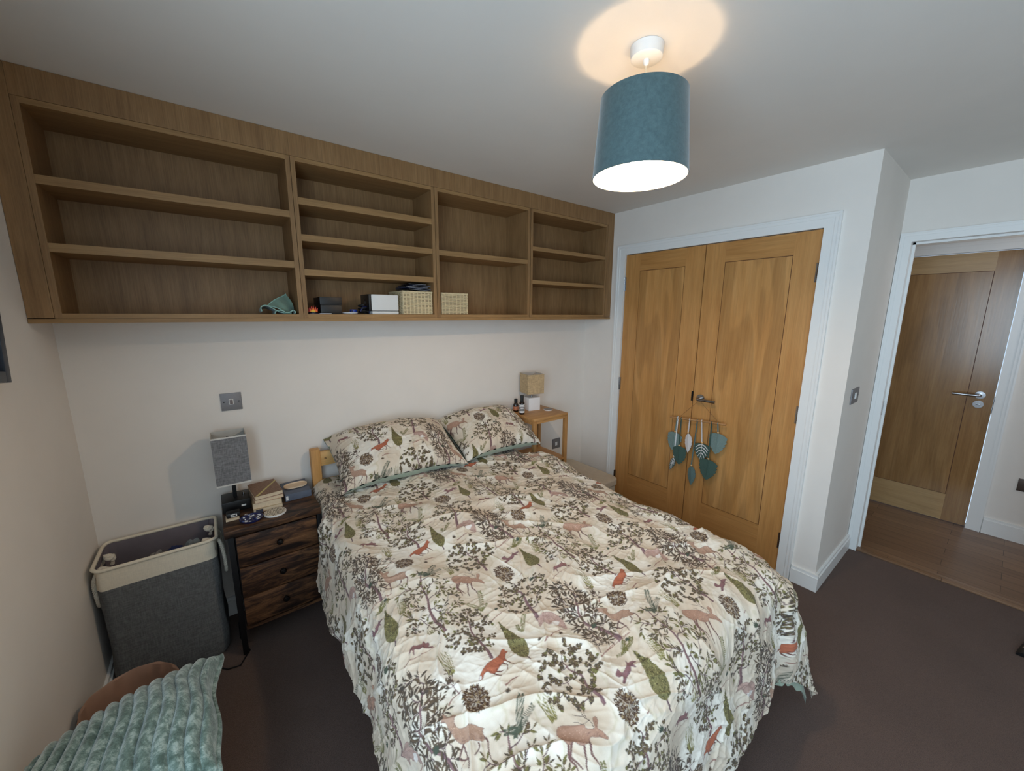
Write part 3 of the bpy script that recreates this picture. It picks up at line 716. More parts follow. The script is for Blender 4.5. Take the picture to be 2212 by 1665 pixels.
# ------------------------------------------------------------------ picture frame on the left wall
pf = thing('picture_frame', 'tilted dark blue picture frame on the left wall, cropped by the view edge', 'picture', (0, -.75, 1.345))
M['frame_blue'] = plain('dark_blue_frame', (30, 38, 52), .4)
M['art'] = plain('muted_grey_print', (120, 126, 134), .8, var=.2, scale=9)
ya, yb, za, zb = -1.05, -.598, 1.352, 1.957
RF = Matrix.Translation((0, yb, za)) @ Matrix.Rotation(math.radians(-8.5), 4, 'X') @ Matrix.Translation((0, -yb, -za))
MB().box(.001, .028, ya, ya+.03, za, zb, .002).box(.001, .028, yb-.03, yb, za, zb, .002).box(.001, .028, ya+.03, yb-.03, za, za+.03, .002).box(.001, .028, ya+.03, yb-.03, zb-.03, zb, .002).xform(RF).build('frame', 'frame_blue', pf)
MB().box(.001, .012, ya+.03, yb-.03, za+.03, zb-.03).xform(RF).build('picture', 'art', pf)

# ------------------------------------------------------------------ bamboo bedside stand, right
bs = thing('bedside_stand', 'open bamboo bedside stand between the bed and the wardrobe', 'bedside table', (2.345, -.19, 0))
SX0, SX1, SY0, SY1, SZ = 2.182, 2.512, -.352, -.03, .832
MB().box(SX0, SX1, SY0, SY1, SZ-.020, SZ, .003).build('table_top', 'bamboo', bs)
for x in (SX0, SX1-.027):
    for y in (SY0, SY1-.027): MB().box(x, x+.027, y+.0005, y+.0265, 0, SZ-.0205, .002).build('leg', 'bamboo_v', bs)
MB().box(SX0+.027, SX1-.027, SY0+.002, SY0+.018, SZ-.038, SZ-.0205).box(SX0+.004, SX0+.02, SY0+.027, SY1-.027, SZ-.045, SZ-.0205).box(SX1-.02, SX1-.004, SY0+.027, SY1-.027, SZ-.045, SZ-.0205).build('apron', 'bamboo', bs)
MB().box(SX0+.027, SX1-.027, SY0+.004, SY1-.002, .475, .490).box(SX0+.003, SX0+.0265, SY0+.027, SY1-.027, .475, .49).box(SX1-.0265, SX1-.003, SY0+.027, SY1-.027, .475, .49).build('shelf', 'bamboo', bs)
dr = MB().box(SX0+.029, SX1-.029, SY0+.004, SY0+.018, .30, .452, .002).box(SX0+.035, SX1-.035, SY0+.018, SY1-.02, .30, .312).build('drawer', 'bamboo', bs)
MB().box(SX0+.027, SX1-.027, SY0+.02, SY1-.002, .285, .297).box(SX0+.003, SX0+.02, SY0+.027, SY1-.027, .285, .475).box(SX1-.02, SX1-.003, SY0+.027, SY1-.027, .285, .475).build('drawer_case', 'bamboo', bs)

wl = thing('table_lamp', 'small lamp with beige square shade and white cube base on the bamboo stand', 'lamp', (2.361, -.112, SZ))
M['beige_fab'] = weave('beige_linen_shade', (188, 164, 128), scale=700, var=.22)
M['beige_edge'] = plain('beige_shade_tape', (176, 156, 126), .8, bump=0)
M['lin_in'] = plain('grey_white_lining', (196, 190, 184), .8, bump=0)
square_shade(wl, 2.361, -.112, .962, 1.108, .0675, .0675, 'beige_fab', 'lin_in', 'beige_edge', -.2, tape=.004)
M['ceramic'] = plain('white_ceramic', (232, 230, 230), .25, var=.01, bump=0)
MB().box(2.361-.048, 2.361+.048, -.112-.048, -.112+.048, SZ, SZ+.098, .004).xform(rotz((2.361, -.112, 0), -.2)).build('base', 'ceramic', wl)
MB().tube([(2.361, -.112, SZ+.098), (2.361, -.112, 1.09)], .006, 12).build('neck', 'steel', wl)
b1 = thing('bottle', 'tall black bottle with white and black striped label', 'bottle', (2.208, -.185, SZ), 'bottles on the bamboo stand')
X, Y = 2.208, -.185
M['brown_glass'] = plain('dark_brown_glass', (32, 20, 16), .15, bump=0)
MB().lathe(X, Y, [(.0, SZ), (.018, SZ), (.0195, SZ+.002), (.0195, SZ+.082), (.018, SZ+.088), (.011, SZ+.093), (.0, SZ+.093)], 32).build('body', 'brown_glass', b1)
lb = MB().lathe(X, Y, [(.0197, SZ+.014), (.0199, SZ+.014), (.0199, SZ+.074), (.0197, SZ+.074)], 32, close=True).build('label', 'ceramic', b1)
for k in range(4): MB().lathe(X, Y, [(.0199, SZ+.028+.011*k), (.0201, SZ+.028+.011*k), (.0201, SZ+.033+.011*k), (.0199, SZ+.033+.011*k)], 32, close=True).build('label_stripe', 'black', b1)
MB().lathe(X, Y, [(.0, SZ+.093), (.0125, SZ+.093), (.0125, SZ+.138), (.0115, SZ+.140), (.0, SZ+.140)], 28).build('cap', 'black', b1)
b2 = thing('bottle', 'short dark bottle with orange-brown label, next to the wall', 'bottle', (2.225, -.095, SZ), 'bottles on the bamboo stand')
X, Y = 2.228, -.088
M['or_label'] = plain('orange_brown_label', (196, 128, 96), .5, var=.2, scale=120)
MB().lathe(X, Y, [(.0, SZ), (.018, SZ), (.020, SZ+.003), (.020, SZ+.045), (.016, SZ+.058), (.010, SZ+.068), (.0, SZ+.068)], 32).build('body', 'brown_glass', b2)
MB().lathe(X, Y, [(.0202, SZ+.010), (.0204, SZ+.010), (.0204, SZ+.038), (.0202, SZ+.038)], 32, close=True).build('label', 'or_label', b2)
MB().lathe(X, Y, [(.0, SZ+.068), (.0125, SZ+.068), (.0125, SZ+.094), (.0, SZ+.096)], 28).build('cap', 'black', b2)
M['stone'] = plain('grey_stone_top', (150, 146, 142), .7)
disc('coaster', 'small round grey and white coaster beside the white cube lamp', 'coaster', 2.447, -.205, SZ, .034, .006, 'ceramic', topmat='stone')

# storage box with soft fabric lid
sbx = thing('storage_box', 'cream fabric storage box on the floor below the wardrobe corner', 'storage box', (2.71, -.30, 0))
M['cream_fab'] = plain('cream_box_fabric', (190, 178, 160), .9, var=.05, scale=30)
def soft_box(x0, x1, y0_, y1_, z0_, z1_, r, sag=0):
    cx, cy = (x0+x1)/2, (y0_+y1_)/2; rows = []
    hx, hy = (x1-x0)/2, (y1_-y0_)/2
    for z, k in ((z0_, .96), (z0_+.01, 1), (z1_-.012, 1), (z1_-.004, .99), (z1_, .965), (z1_+sag*.5, .7), (z1_+sag, .35), (z1_+sag, .02)):
        rows.append([(x, y, z) for x, y in rrect(cx, cy, hx*k, hy*k, r*k, 6)])
    mb = MB().grid(rows, True, True); n = len(rows[0]); mb.f.append(tuple(range(n))); mb.sm.append(False); mb.f.append(tuple(7*n+i for i in range(n))); mb.sm.append(False)
    return mb
soft_box(2.535, 2.868, -.565, -.035, 0.002, .262, .05).build('body', 'cream_fab', sbx)
soft_box(2.527, 2.876, -.573, -.027, .245, .300, .055, -.008).build('lid', 'cream_fab', sbx)

# ------------------------------------------------------------------ things on the wall shelves
BZ0 = 1.541
M['mint'] = plain('mint_green_cloth', (112, 138, 124), .95, var=.08, scale=30, sheen=.3)
M['mint_edge'] = plain('mint_cloth_hem', (150, 190, 178), .9, bump=0)
def cloth_heap():
    # a folded cloth standing in soft loops against the divider
    t = thing('folded_cloth', 'mint green cloth crumpled in the corner of the widest shelf', 'cloth', (.745, -.17, BZ0))
    def sheet(path, y0_, y1_, hem=True, top=None):
        n = len(path)*8; pts = []
        P_ = [Vector((p[0], 0, p[1])) for p in path]
        for q in range(n+1):
            tt = q/n*(len(P_)-1); i = min(int(tt), len(P_)-2); f = tt-i
            a = P_[max(i-1, 0)]; b = P_[i]; c = P_[i+1]; d = P_[min(i+2, len(P_)-1)]
            pts.append(.5*((2*b)+(c-a)*f+(2*a-5*b+4*c-d)*f*f+(3*b-a-3*c+d)*f**3))
        rows = []
        for k in range(9):
            y = y0_+(y1_-y0_)*k/8; sc = 1-.06*k/8
            rows.append([(path[-1][0]+(p.x-path[-1][0])*sc, y+.004*math.sin(p.x*90), BZ0+max(.001, (p.z)*(1-.04*k)+.002*math.sin(k+p.x*60))) for p in pts])
        mb = MB().grid(rows, True)
        up = [[(x, y, z+.003) for x, y, z in r_] for r_ in rows]
        mb.grid(up, True); o = mb.build('fold', 'mint', t)
        MB().tube([(x, y-.001, z+.0015) for x, y, z in rows[0]], .0022, 6).build('hem', 'mint_edge', t)
    sheet([(.674, .010), (.672, .028), (.690, .038), (.712, .030), (.735, .012), (.760, .002), (.790, .004)], -.235, -.08)
    sheet([(.722, .001), (.730, .014), (.752, .012), (.770, .003), (.786, .010), (.797, .017), (.805, .010), (.800, .002)], -.243, -.12)
    # standing triangular flap
    A_ = [(.700, -.215, .038), (.784, -.165, .097), (.806, -.15, .080), (.811, -.17, .004), (.765, -.225, .006)]
    rows = []
    for i in range(13):
        u = i/12; a = Vector(A_[0]).lerp(Vector(A_[1]), u); b = Vector(A_[4]).lerp(Vector(A_[3]), u) if u > 0 else Vector(A_[4])
        row = []
        for j in range(11):
            v_ = j/10; p = a.lerp(b, v_); p += Vector((0.006*math.sin(v_*3), -.022*math.sin(v_*PI)*(0.4+.6*u)+.004*math.sin(u*9), .004*math.sin(u*5+v_*3)))
            p.x = min(p.x, .8125); row.append((p.x, p.y, BZ0+max(.001, p.z)))
        rows.append(row)
    mb = MB().grid(rows, True)
    bk = [[(x*.985+.012, y+.05*(1-abs(j/10-.5)), z*1.0) for j, (x, y, z) in enumerate(r_)] for r_ in rows]
    bk = [[(min(x, .8125), y, z) for x, y, z in r_] for r_ in bk]
    mb.grid(bk, True); mb.grid([rows[0], bk[0]], True).grid([rows[-1], bk[-1]], True).grid([[r_[0] for r_ in rows], [r_[0] for r_ in bk]], True)
    mb.build('fold', 'mint', t)
    MB().tube([(r_[0][0], r_[0][1]-.001, r_[0][2]) for r_ in rows], .0022, 6).tube([(x, y-.001, z) for x, y, z in rows[0]], .0022, 6).build('hem', 'mint_edge', t)
cloth_heap()

M['fire_o'] = plain('orange_flame', (236, 110, 30), .5, bump=0); M['fire_r'] = plain('red_flame', (176, 40, 22), .5, bump=0); M['fire_y'] = plain('yellow_flame', (246, 190, 60), .5, bump=0)
fl = thing('flame_ornament', 'small red and orange flame-shaped ornament at the left end of the three-shelf bookcase', 'ornament', (.885, -.20, BZ0))
def flame(cx, y, k, w_, h_, mat, d):
    P_ = [(-1, 0), (-1.0, .35), (-.72, .75), (-.6, .4), (-.3, .95), (-.12, .55), (.12, 1.05), (.32, .5), (.6, .85), (.72, .4), (1, .65), (.95, 0)]
    MB().prism([(cx+a*w_, BZ0+.010+b*h_) for a, b in P_], lambda u, v_, q: (u, y+q, v_), d).build('flame', mat, fl)
flame(.884, -.222, 0, .021, .030, 'fire_r', .010); flame(.884, -.226, 1, .016, .022, 'fire_o', .004); flame(.882, -.2285, 2, .009, .013, 'fire_y', .0025)
MB().lathe(.884, -.215, [(.0, BZ0), (.020, BZ0), (.021, BZ0+.005), (.019, BZ0+.011), (.0, BZ0+.011)], 30).build('base', 'black', fl)
M['leaf_p'] = plain('purple_grey_print', (112, 92, 118), .6, var=.4, scale=200)
lf = thing('leaflets', 'flat printed leaflets under the front edge of the black box', 'leaflet', (.925, -.236, BZ0))
MB().box(.862, .955, -.253, -.236, BZ0, BZ0+.003).build('sheet', 'leaf_p', lf); MB().box(.905, .958, -.2545, -.2385, BZ0+.003, BZ0+.0045).build('sheet', 'white_pl', lf)
kb_ = thing('gift_box', 'black two-tier lidded box on the three-shelf bookcase', 'box', (.965, -.16, BZ0))
MB().box(.916, 1.012, -.232, -.10, BZ0, BZ0+.043, .002).build('body', 'black', kb_); MB().box(.914, 1.014, -.234, -.098, BZ0+.045, BZ0+.081, .002).build('lid', 'black', kb_)
MB().box(.918, 1.010, -.230, -.102, BZ0+.042, BZ0+.046).build('inner_edge', 'black', kb_)
sc_ = thing('saucer', 'shallow white saucer beside the black box', 'saucer', (1.056, -.205, BZ0))
MB().lathe(1.056, -.205, [(.0, BZ0), (.030, BZ0), (.038, BZ0+.006), (.039, BZ0+.010), (.036, BZ0+.009), (.028, BZ0+.004), (.0, BZ0+.004)], 48).build('body', 'ceramic', sc_)
M['blue_pl'] = plain('glossy_blue', (32, 66, 168), .35, bump=0)
bb_ = thing('ribbon_roll', 'small bright blue curled band behind the white saucer', 'band', (1.085, -.155, BZ0))
MB().lathe(1.088, -.158, [(.016, BZ0), (.018, BZ0), (.018, BZ0+.024), (.016, BZ0+.024)], 30, close=True).build('loop', 'blue_pl', bb_)
MB().box(1.072, 1.080, -.176, -.168, BZ0, BZ0+.020, .002).build('clasp', 'navy_gl', bb_)
cb = thing('cable_bundle', 'dark blue and black coiled cable beside the white projector', 'cable', (1.135, -.19, BZ0))
coil = [(1.133+.026*math.cos(a), -.185+.022*math.sin(a), BZ0+.006+.0024*a) for a in [i*.35 for i in range(50)]]
MB().tube(coil, .0042, 8).build('coil', 'black', cb)
MB().tube([(1.112, -.20, BZ0+.014), (1.122, -.20, BZ0+.034), (1.140, -.195, BZ0+.040), (1.158, -.19, BZ0+.022), (1.162, -.19, BZ0+.006)], .005, 8).build('strap', 'navy_gl', cb)
pj = thing('projector', 'white block-shaped mini projector with a black face on the shelf', 'projector', (1.23, -.17, BZ0))
MB().box(1.160, 1.302, -.236, -.10, BZ0, BZ0+.016, .004).build('stand', 'white_pl', pj)
MB().box(1.158, 1.303, -.236, -.10, BZ0+.018, BZ0+.102, .007).build('body', 'white_pl', pj)
MB().box(1.145, 1.1585, -.236, -.10, BZ0+.018, BZ0+.102, .004).build('front_face', 'black', pj)
MB().lathe(-.168, BZ0+.06, [(.0, 1.1405), (.016, 1.1405), (.017, 1.1455), (.0, 1.1455)], 28, True, 'x').build('lens', 'glass', pj)
MB().box(1.165, 1.296, -.23, -.11, BZ0+.015, BZ0+.019).build('hinge_bar', 'black', pj)

M['wicker'] = plain('cream_wicker', (222, 203, 164), .8, var=.12, scale=120, bump=.2)
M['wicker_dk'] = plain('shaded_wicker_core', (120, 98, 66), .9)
def wicker(label, x0, x1, y0_, y1_, h_, lidded, rows_n, nx, ny):
    t = thing('wicker_basket', label, 'basket', ((x0+x1)/2, (y0_+y1_)/2, BZ0), 'lidded wicker baskets on the shelves')
    MB().box(x0+.006, x1-.006, y0_+.006, y1_-.006, BZ0+.001, BZ0+h_-.006).build('gap_shade_core', 'wicker_dk', t); mb = MB()  # dark box behind the rods; its colour paints the shade in the weave gaps
    # upright stakes with weaving rods going in front of and behind them, one wall at a time
    def wall(fn, L, n):
        for r_ in range(rows_n):
            z = BZ0+.005+(h_-.012)*r_/(rows_n-1); pts = []
            for q in range(n*4+1):
                u = q/(n*4); pts.append(fn(u*L, .0028*math.sin(PI*u*n+(PI if r_ % 2 else 0)), z))
            mb.tube(pts, .0027, 5)
    nx_, ny_ = nx, ny
    wall(lambda u, w_, z: (x0+u, y0_+.0035-w_, z), x1-x0, nx_); wall(lambda u, w_, z: (x0+.0035-w_, y0_+u, z), y1_-y0_, ny_)
    wall(lambda u, w_, z: (x1-.0035+w_, y0_+u, z), y1_-y0_, ny_)
    for k in range(nx_+1): X = x0+(x1-x0)*k/nx_; X = min(max(X, x0+.003), x1-.003); mb.tube([(X, y0_+.004, BZ0+.001), (X, y0_+.004, BZ0+h_-.006)], .003, 6)
    for k in range(ny_+1): Y = y0_+(y1_-y0_)*k/ny_; Y = min(max(Y, y0_+.003), y1_-.003); mb.tube([(x0+.004, Y, BZ0+.001), (x0+.004, Y, BZ0+h_-.006)], .003, 6)
    mb.build('body', 'wicker', t)
    lid = MB().box(x0+.001, x1-.001, y0_+.001, y1_-.001, BZ0+h_-.0055, BZ0+h_-.0015)
    for k in range(int((y1_-y0_)/.007)):
        Y = y0_+.004+.007*k; lid.tube([(x0-.001+(x1-x0+.002)*q/12, Y, BZ0+h_-.001+.0016*math.sin(q*PI/1.0+k*PI+.8)) for q in range(13)], .003, 5)
    for (a, b) in (((x0, y0_), (x1, y0_)), ((x0, y0_), (x0, y1_)), ((x1, y0_), (x1, y1_))):
        n = 26
        for s in (0, 1):
            lid.tube([(a[0]+(b[0]-a[0])*q/n, a[1]+(b[1]-a[1])*q/n, BZ0+h_-.003+.0026*math.sin(q*1.6+s*PI)) for q in range(n+1)], .0028, 5)
    lid.build('lid', 'wicker', t)
    return t
wicker('larger wicker basket under the dark magazines on the three-shelf bookcase', 1.325, 1.499, -.243, -.04, .124, True, 17, 8, 9)
wicker('smaller wicker basket alone on the bottom of the single-shelf bookcase', 1.565, 1.741, -.228, -.07, .123, True, 17, 7, 7)
zz = BZ0+.130
M['mag_dk'] = plain('dark_magazine', (34, 36, 46), .4, var=.4, scale=60); M['mag_blue'] = plain('navy_magazine', (48, 56, 84), .4, var=.4, scale=90); M['mag_lt'] = plain('pale_paper_edge', (172, 172, 178), .6, var=.2)
rr = random.Random(5)
labs = ['dark magazine at the bottom of the loose pile on the wicker basket', 'navy leaflet sticking out left from the pile on the wicker basket', 'dark booklet with a pale edge in the pile on the wicker basket',
        'thin navy magazine near the top of the pile on the wicker basket', 'dark folded leaflet on top of the pile on the wicker basket']
for k in range(5):
    mt = thing('magazine', labs[k], 'magazine', (1.43, -.15, zz), 'dark magazines on the wicker basket')
    cx_, cy_ = 1.430+rr.uniform(-.012, .010), -.15; a_ = rr.uniform(-.22, .22); wd = (.15, .17, .13, .12, .10)[k]; th = .004
    R_ = Matrix.Translation((cx_, cy_, zz)) @ Matrix.Rotation(a_, 4, 'Z') @ Matrix.Rotation(rr.uniform(-.015, .05), 4, 'Y') @ Matrix.Translation((-cx_, -cy_, -zz))
    MB().box(cx_-wd/2, cx_+wd/2, cy_-.075, cy_+.07, zz+.002, zz+.002+th, .001).xform(R_).build('cover', ('mag_dk', 'mag_blue', 'mag_dk', 'mag_blue', 'mag_dk')[k], mt)
    MB().box(cx_-wd/2+.002, cx_+wd/2-.002, cy_-.0765, cy_-.074, zz+.003, zz+.0042).xform(R_).build('page_edge', 'mag_lt', mt)
    zz += th+.0036

# ------------------------------------------------------------------ macrame leaf hanging on the wardrobe handle
mh = thing('wall_hanging', 'macrame hanging of teal, white and striped leaves on the wardrobe door handle', 'wall hanging', (3.0, -1.06, .98))
M['twig'] = wood('pale_dowel', (150, 108, 66), (174, 128, 82), (190, 146, 98), 'Y', 2, .6, .1)
M['lt_teal'] = plain('pale_teal_cotton', (116, 136, 132), .95, var=.1, scale=180, bump=.3); M['dk_teal'] = plain('deep_green_cotton', (64, 88, 80), .95, var=.12, scale=180, bump=.3)
M['md_teal'] = plain('mid_teal_cotton', (92, 114, 112), .95, var=.1, scale=180, bump=.3); M['off_white'] = plain('off_white_cotton', (214, 208, 206), .95, var=.05, scale=180, bump=.3)
M['bead'] = plain('wooden_bead', (206, 172, 124), .5, bump=0); M['string'] = plain('brown_string', (128, 94, 62), .8, bump=0)
XM = 3.010
def dz(y): return .832+(-.878-y)*.075
MB().tube([(XM, -.872, dz(-.872)), (XM, -1.248, dz(-1.248))], .0072, 12).build('dowel', 'twig', mh)
MB().tube([(XM, -.935, dz(-.935)+.004), (3.004, -1.066, .9825), (3.0, -1.072, 1.0035), (2.998, -1.078, .9825), (XM, -1.208, dz(-1.208)+.004)], .0011, 6).build('string', 'string', mh)
def leaf_outline(n=60, lobes=7, depth=.22, p=1.0, narrow=False):
    out = []
    for side in (1, -1):
        seg = []
        for i in range(n+1):
            tt = i/n
            if narrow: w_ = math.sin(PI*tt**.8)**.8
            else: w_ = min(1, (tt/.16+.02))**.45*max(0, (1-max(0, (tt-.28)/.72)**2.1))**.85 if tt < .16 else (max(0, (1-max(0, (tt-.28)/.72)**2.1))**.85)
            x = tt*lobes; fr_ = x-math.floor(x); w_ *= 1-depth*(fr_**3)*(1 if 1 < x < lobes-.6 else 0)
            seg.append((side*w_*.5, .5-tt))
        out += seg if side == 1 else seg[::-1][1:-1]
    return out
def mleaf(cy, cz, w_, h_, mat, ycord, zb, x=XM, rot=0.0, narrow=False, stripes=None, cordmat=None, up=.0):
    ol = leaf_outline(lobes=6, narrow=narrow)
    def fn(u, v_, q):
        a, b = u*w_, v_*h_; y = cy-(a*math.cos(rot)-b*math.sin(rot)); z = cz+a*math.sin(rot)+b*math.cos(rot)
        return (x+q+.006*abs(u)*2 - .004, y, z)
    n = len(ol)//2+1; R1 = ol[:n]; L1 = [ol[0]]+ol[n:][::-1]+[ol[n-1]]
    L1 = L1[:n]
    while len(L1) < n: L1.append(R1[-1])
    mb = MB()
    for q, sgn in ((0, 1), (.004, -1)):
        rows = [[fn(L1[i][0]*(1-k/4), L1[i][1], q) for k in range(4)] + [fn(R1[i][0]*(k/4), R1[i][1], q) for k in range(5)] for i in range(n)]
        mb.grid(rows, True)
    ring0 = [fn(u, v_, 0) for u, v_ in ol]; ring1 = [fn(u, v_, .004) for u, v_ in ol]; mb.grid([ring0, ring1], True, True)
    if stripes:
        o = mb.build('leaf', stripes[0], mh)
        st_ = MB()
        for k in range(5):
            for sgn in (1, -1):
                tt = .10+.17*k; a0 = (0, .5-tt+.06); e = R1[int(min(tt+.22, .97)*(n-1))]; e = (sgn*abs(e[0])*.93, e[1])
                d = (e[0]-a0[0], e[1]-a0[1]); wv = .028
                st_.prism([(a0[0], a0[1]+wv), (a0[0]+d[0]*.5, a0[1]+d[1]*.35+wv*1.6), (e[0], e[1]+wv), (e[0], e[1]-wv), (a0[0]+d[0]*.5, a0[1]+d[1]*.35-wv), (a0[0], a0[1]-wv)], lambda u, v_, q: tuple(Vector(fn(u, v_, 0))+Vector((-.0022+q, 0, 0))), .0024)
        st_.build('leaf_stripes', stripes[1], mh)
    else: o = mb.build('leaf', mat, mh)
    # spine ridge, cord and bead
    sp_ = MB(); sp_.tube([tuple(Vector(fn(0, .48, 0))+Vector((-.002, 0, 0))), tuple(Vector(fn(0, 0, 0))+Vector((-.002, 0, 0))), tuple(Vector(fn(0, -.3, 0))+Vector((-.001, 0, 0)))], [.0022, .002, .001], 6)
    sp_.build('leaf_spine', cordmat or mat, mh)
    top = Vector(fn(0, .5, 0)); zt_ = dz(ycord)
    MB().tube([tuple(top), (XM-.003, ycord-.002, zt_-.006), (XM-.009, ycord, zt_), (XM, ycord, zt_+.0085), (XM+.008, ycord, zt_), (XM+.002, ycord+.003, zt_-.008), tuple(top+Vector((0, .003, 0)))], .0029, 6).build('cord', cordmat or mat, mh)
    bp = top + Vector((-.001, 0, .006)); bd_ = MB()
    bd_.lathe(bp.x, bp.y, [(.0001, bp.z-.0065), (.0055, bp.z-.004), (.0075, bp.z), (.0055, bp.z+.004), (.0001, bp.z+.0065)], 14).build('bead', 'bead', mh)
mleaf(-.909, .661, .106, .132, 'lt_teal', -.924, 0, XM+.004, rot=-.12)
mleaf(-.963, .572, .102, .132, 'dk_teal', -.955, 0, XM-.004, rot=.05)
mleaf(-1.017, .676, .050, .135, 'off_white', -1.014, 0, XM, rot=.05, narrow=True)
mleaf(-1.060, .454, .056, .135, 'md_teal', -1.067, 0, XM-.002, rot=.05, narrow=True)
mleaf(-1.112, .640, .108, .115, None, -1.096, 0, XM+.003, stripes=('dk_teal', 'off_white'), cordmat='off_white')
mleaf(-1.165, .532, .118, .142, 'dk_teal', -1.162, 0, XM-.007, rot=-.04)
mleaf(-1.206, .722, .112, .140, 'lt_teal', -1.201, 0, XM+.002, rot=-.04)
mleaf(-.909, .490, .040, .100, None, -.930, 0, XM+.008, rot=-.25, narrow=True, stripes=('dk_teal', 'off_white'))

# ------------------------------------------------------------------ bed frame, mattress
bed = thing('bed', 'pine bed with a slatted headboard against the shelving wall', 'bed', (1.49, -.95, 0))
for x in (.838, 2.100): MB().box(x, x+.046, -.082, -.036, 0, .822, .003).build('headboard_post', 'pine_v', bed)
MB().box(.884, 2.10, -.072, -.048, .722, .802, .004).build('headboard_rail', 'pine', bed)
MB().box(.884, 2.10, -.072, -.048, .56, .64, .004).build('headboard_rail', 'pine', bed)
MB().box(.905, .908, -.0725, -.0712, .757, .768).box(.9105, .9135, -.0725, -.0712, .757, .768).build('bolt', 'dark_metal', bed)
for x in (.872, 2.052): MB().box(x, x+.024, -1.76, -.083, .22, .33, .003).build('side_rail', 'pine', bed)
MB().box(.872, 2.076, -1.785, -1.76, .22, .33, .003).build('foot_rail', 'pine', bed)
for x in (.882, 2.03): MB().box(x, x+.044, -1.830, -1.786, 0, .34, .003).build('leg', 'pine_v', bed)
M['mattress'] = plain('white_mattress', (220, 218, 212), .9)
MB().box(.945, 2.045, -1.74, -.10, .31, .50, .05).build('mattress', 'mattress', bed)

# ------------------------------------------------------------------ the woodland print, drawn in millimetres on one repeat of the cloth
TW, TH, PX = 555, 578, 0.5
cw, chh = int(TW/PX), int(TH/PX)
def vnoise(x, y, seed):
    """smooth value noise on arrays, range about -1..1"""
    rs = np.random.RandomState(seed); T = rs.rand(256, 256)*2-1
    xi = np.floor(x).astype(int); yi = np.floor(y).astype(int); fx = x-xi; fy = y-yi
    fx = fx*fx*fx*(fx*(fx*6-15)+10); fy = fy*fy*fy*(fy*(fy*6-15)+10)
    a = T[yi % 256, xi % 256]; b = T[yi % 256, (xi+1) % 256]; c = T[(yi+1) % 256, xi % 256]; d = T[(yi+1) % 256, (xi+1) % 256]
    return (a*(1-fx)+b*fx)*(1-fy)+(c*(1-fx)+d*fx)*fy
def pnoise(x, y, nx, ny, seed):
    """the same, repeating every nx, ny cells"""
    rs = np.random.RandomState(seed); T = rs.rand(ny, nx)*2-1
    xi = np.floor(x).astype(int); yi = np.floor(y).astype(int); fx = x-xi; fy = y-yi
    fx = fx*fx*(3-2*fx); fy = fy*fy*(3-2*fy)
    a = T[yi % ny, xi % nx]; b = T[yi % ny, (xi+1) % nx]; c = T[(yi+1) % ny, xi % nx]; d = T[(yi+1) % ny, (xi+1) % nx]
    return (a*(1-fx)+b*fx)*(1-fy)+(c*(1-fx)+d*fx)*fy
def lin(*c): return np.array(srgb(*c)[:3])
yy, xx = np.mgrid[0:chh, 0:cw]
nb = pnoise(xx/cw*5, yy/chh*5, 5, 5, 3)+.5*pnoise(xx/cw*11, yy/chh*11, 11, 11, 4)+.25*pnoise(xx/cw*25, yy/chh*25, 25, 25, 9)
kk = np.clip(nb*1.4+.5, 0, 1)[..., None]
CAN = lin(231, 224, 211)*(kk)+lin(216, 201, 181)*(1-kk)
edge = np.exp(-(nb/.05)**2)[..., None]*.30                      # olive wash lines where the tones meet, like drawn hills
CAN = CAN*(1-edge)+lin(182, 172, 128)*edge
def fill(pts, c, a=1.0):
    P_ = np.array(pts, float)/PX
    x0, x1 = int(math.floor(P_[:, 0].min())), int(math.ceil(P_[:, 0].max())); y0, y1 = int(math.floor(P_[:, 1].min())), int(math.ceil(P_[:, 1].max()))
    X, Y = np.meshgrid(np.arange(x0, x1+1)+.5, np.arange(y0, y1+1)+.5); ins = np.zeros(X.shape, bool); n = len(P_)
    for i in range(n):
        xa, ya = P_[i]; xb, yb = P_[(i+1) % n]
        if ya == yb: continue
        ins ^= ((ya > Y) != (yb > Y)) & (X < (xb-xa)*(Y-ya)/(yb-ya)+xa)
    iy, ix = np.nonzero(ins)
    if len(iy) == 0: return
    gy, gx = (iy+y0) % chh, (ix+x0) % cw
    CAN[gy, gx] = CAN[gy, gx]*(1-a)+np.array(c)*a
def smooth(pts, k=5):
    P_ = [np.array(p, float) for p in pts]; out = []
    for i in range(len(P_)-1):
        a, b, c, d = P_[max(i-1, 0)], P_[i], P_[i+1], P_[min(i+2, len(P_)-1)]
        for q in range(k):
            f = q/k; out.append(.5*((2*b)+(c-a)*f+(2*a-5*b+4*c-d)*f*f+(3*b-a-3*c+d)*f**3))
    return out+[P_[-1]]
def stroke(pts, w0, w1, c, a=1.0, sm=True):
    P_ = smooth(pts) if sm and len(pts) > 2 else [np.array(p, float) for p in pts]
    L = []; R_ = []; n = len(P_)
    for i in range(n):
        d = P_[min(i+1, n-1)]-P_[max(i-1, 0)]; d = d/(np.hypot(*d)+1e-9); nrm = np.array([-d[1], d[0]]); w_ = (w0+(w1-w0)*i/max(n-1, 1))/2
        L.append(P_[i]+nrm*w_); R_.append(P_[i]-nrm*w_)
    fill(L+R_[::-1], c, a)
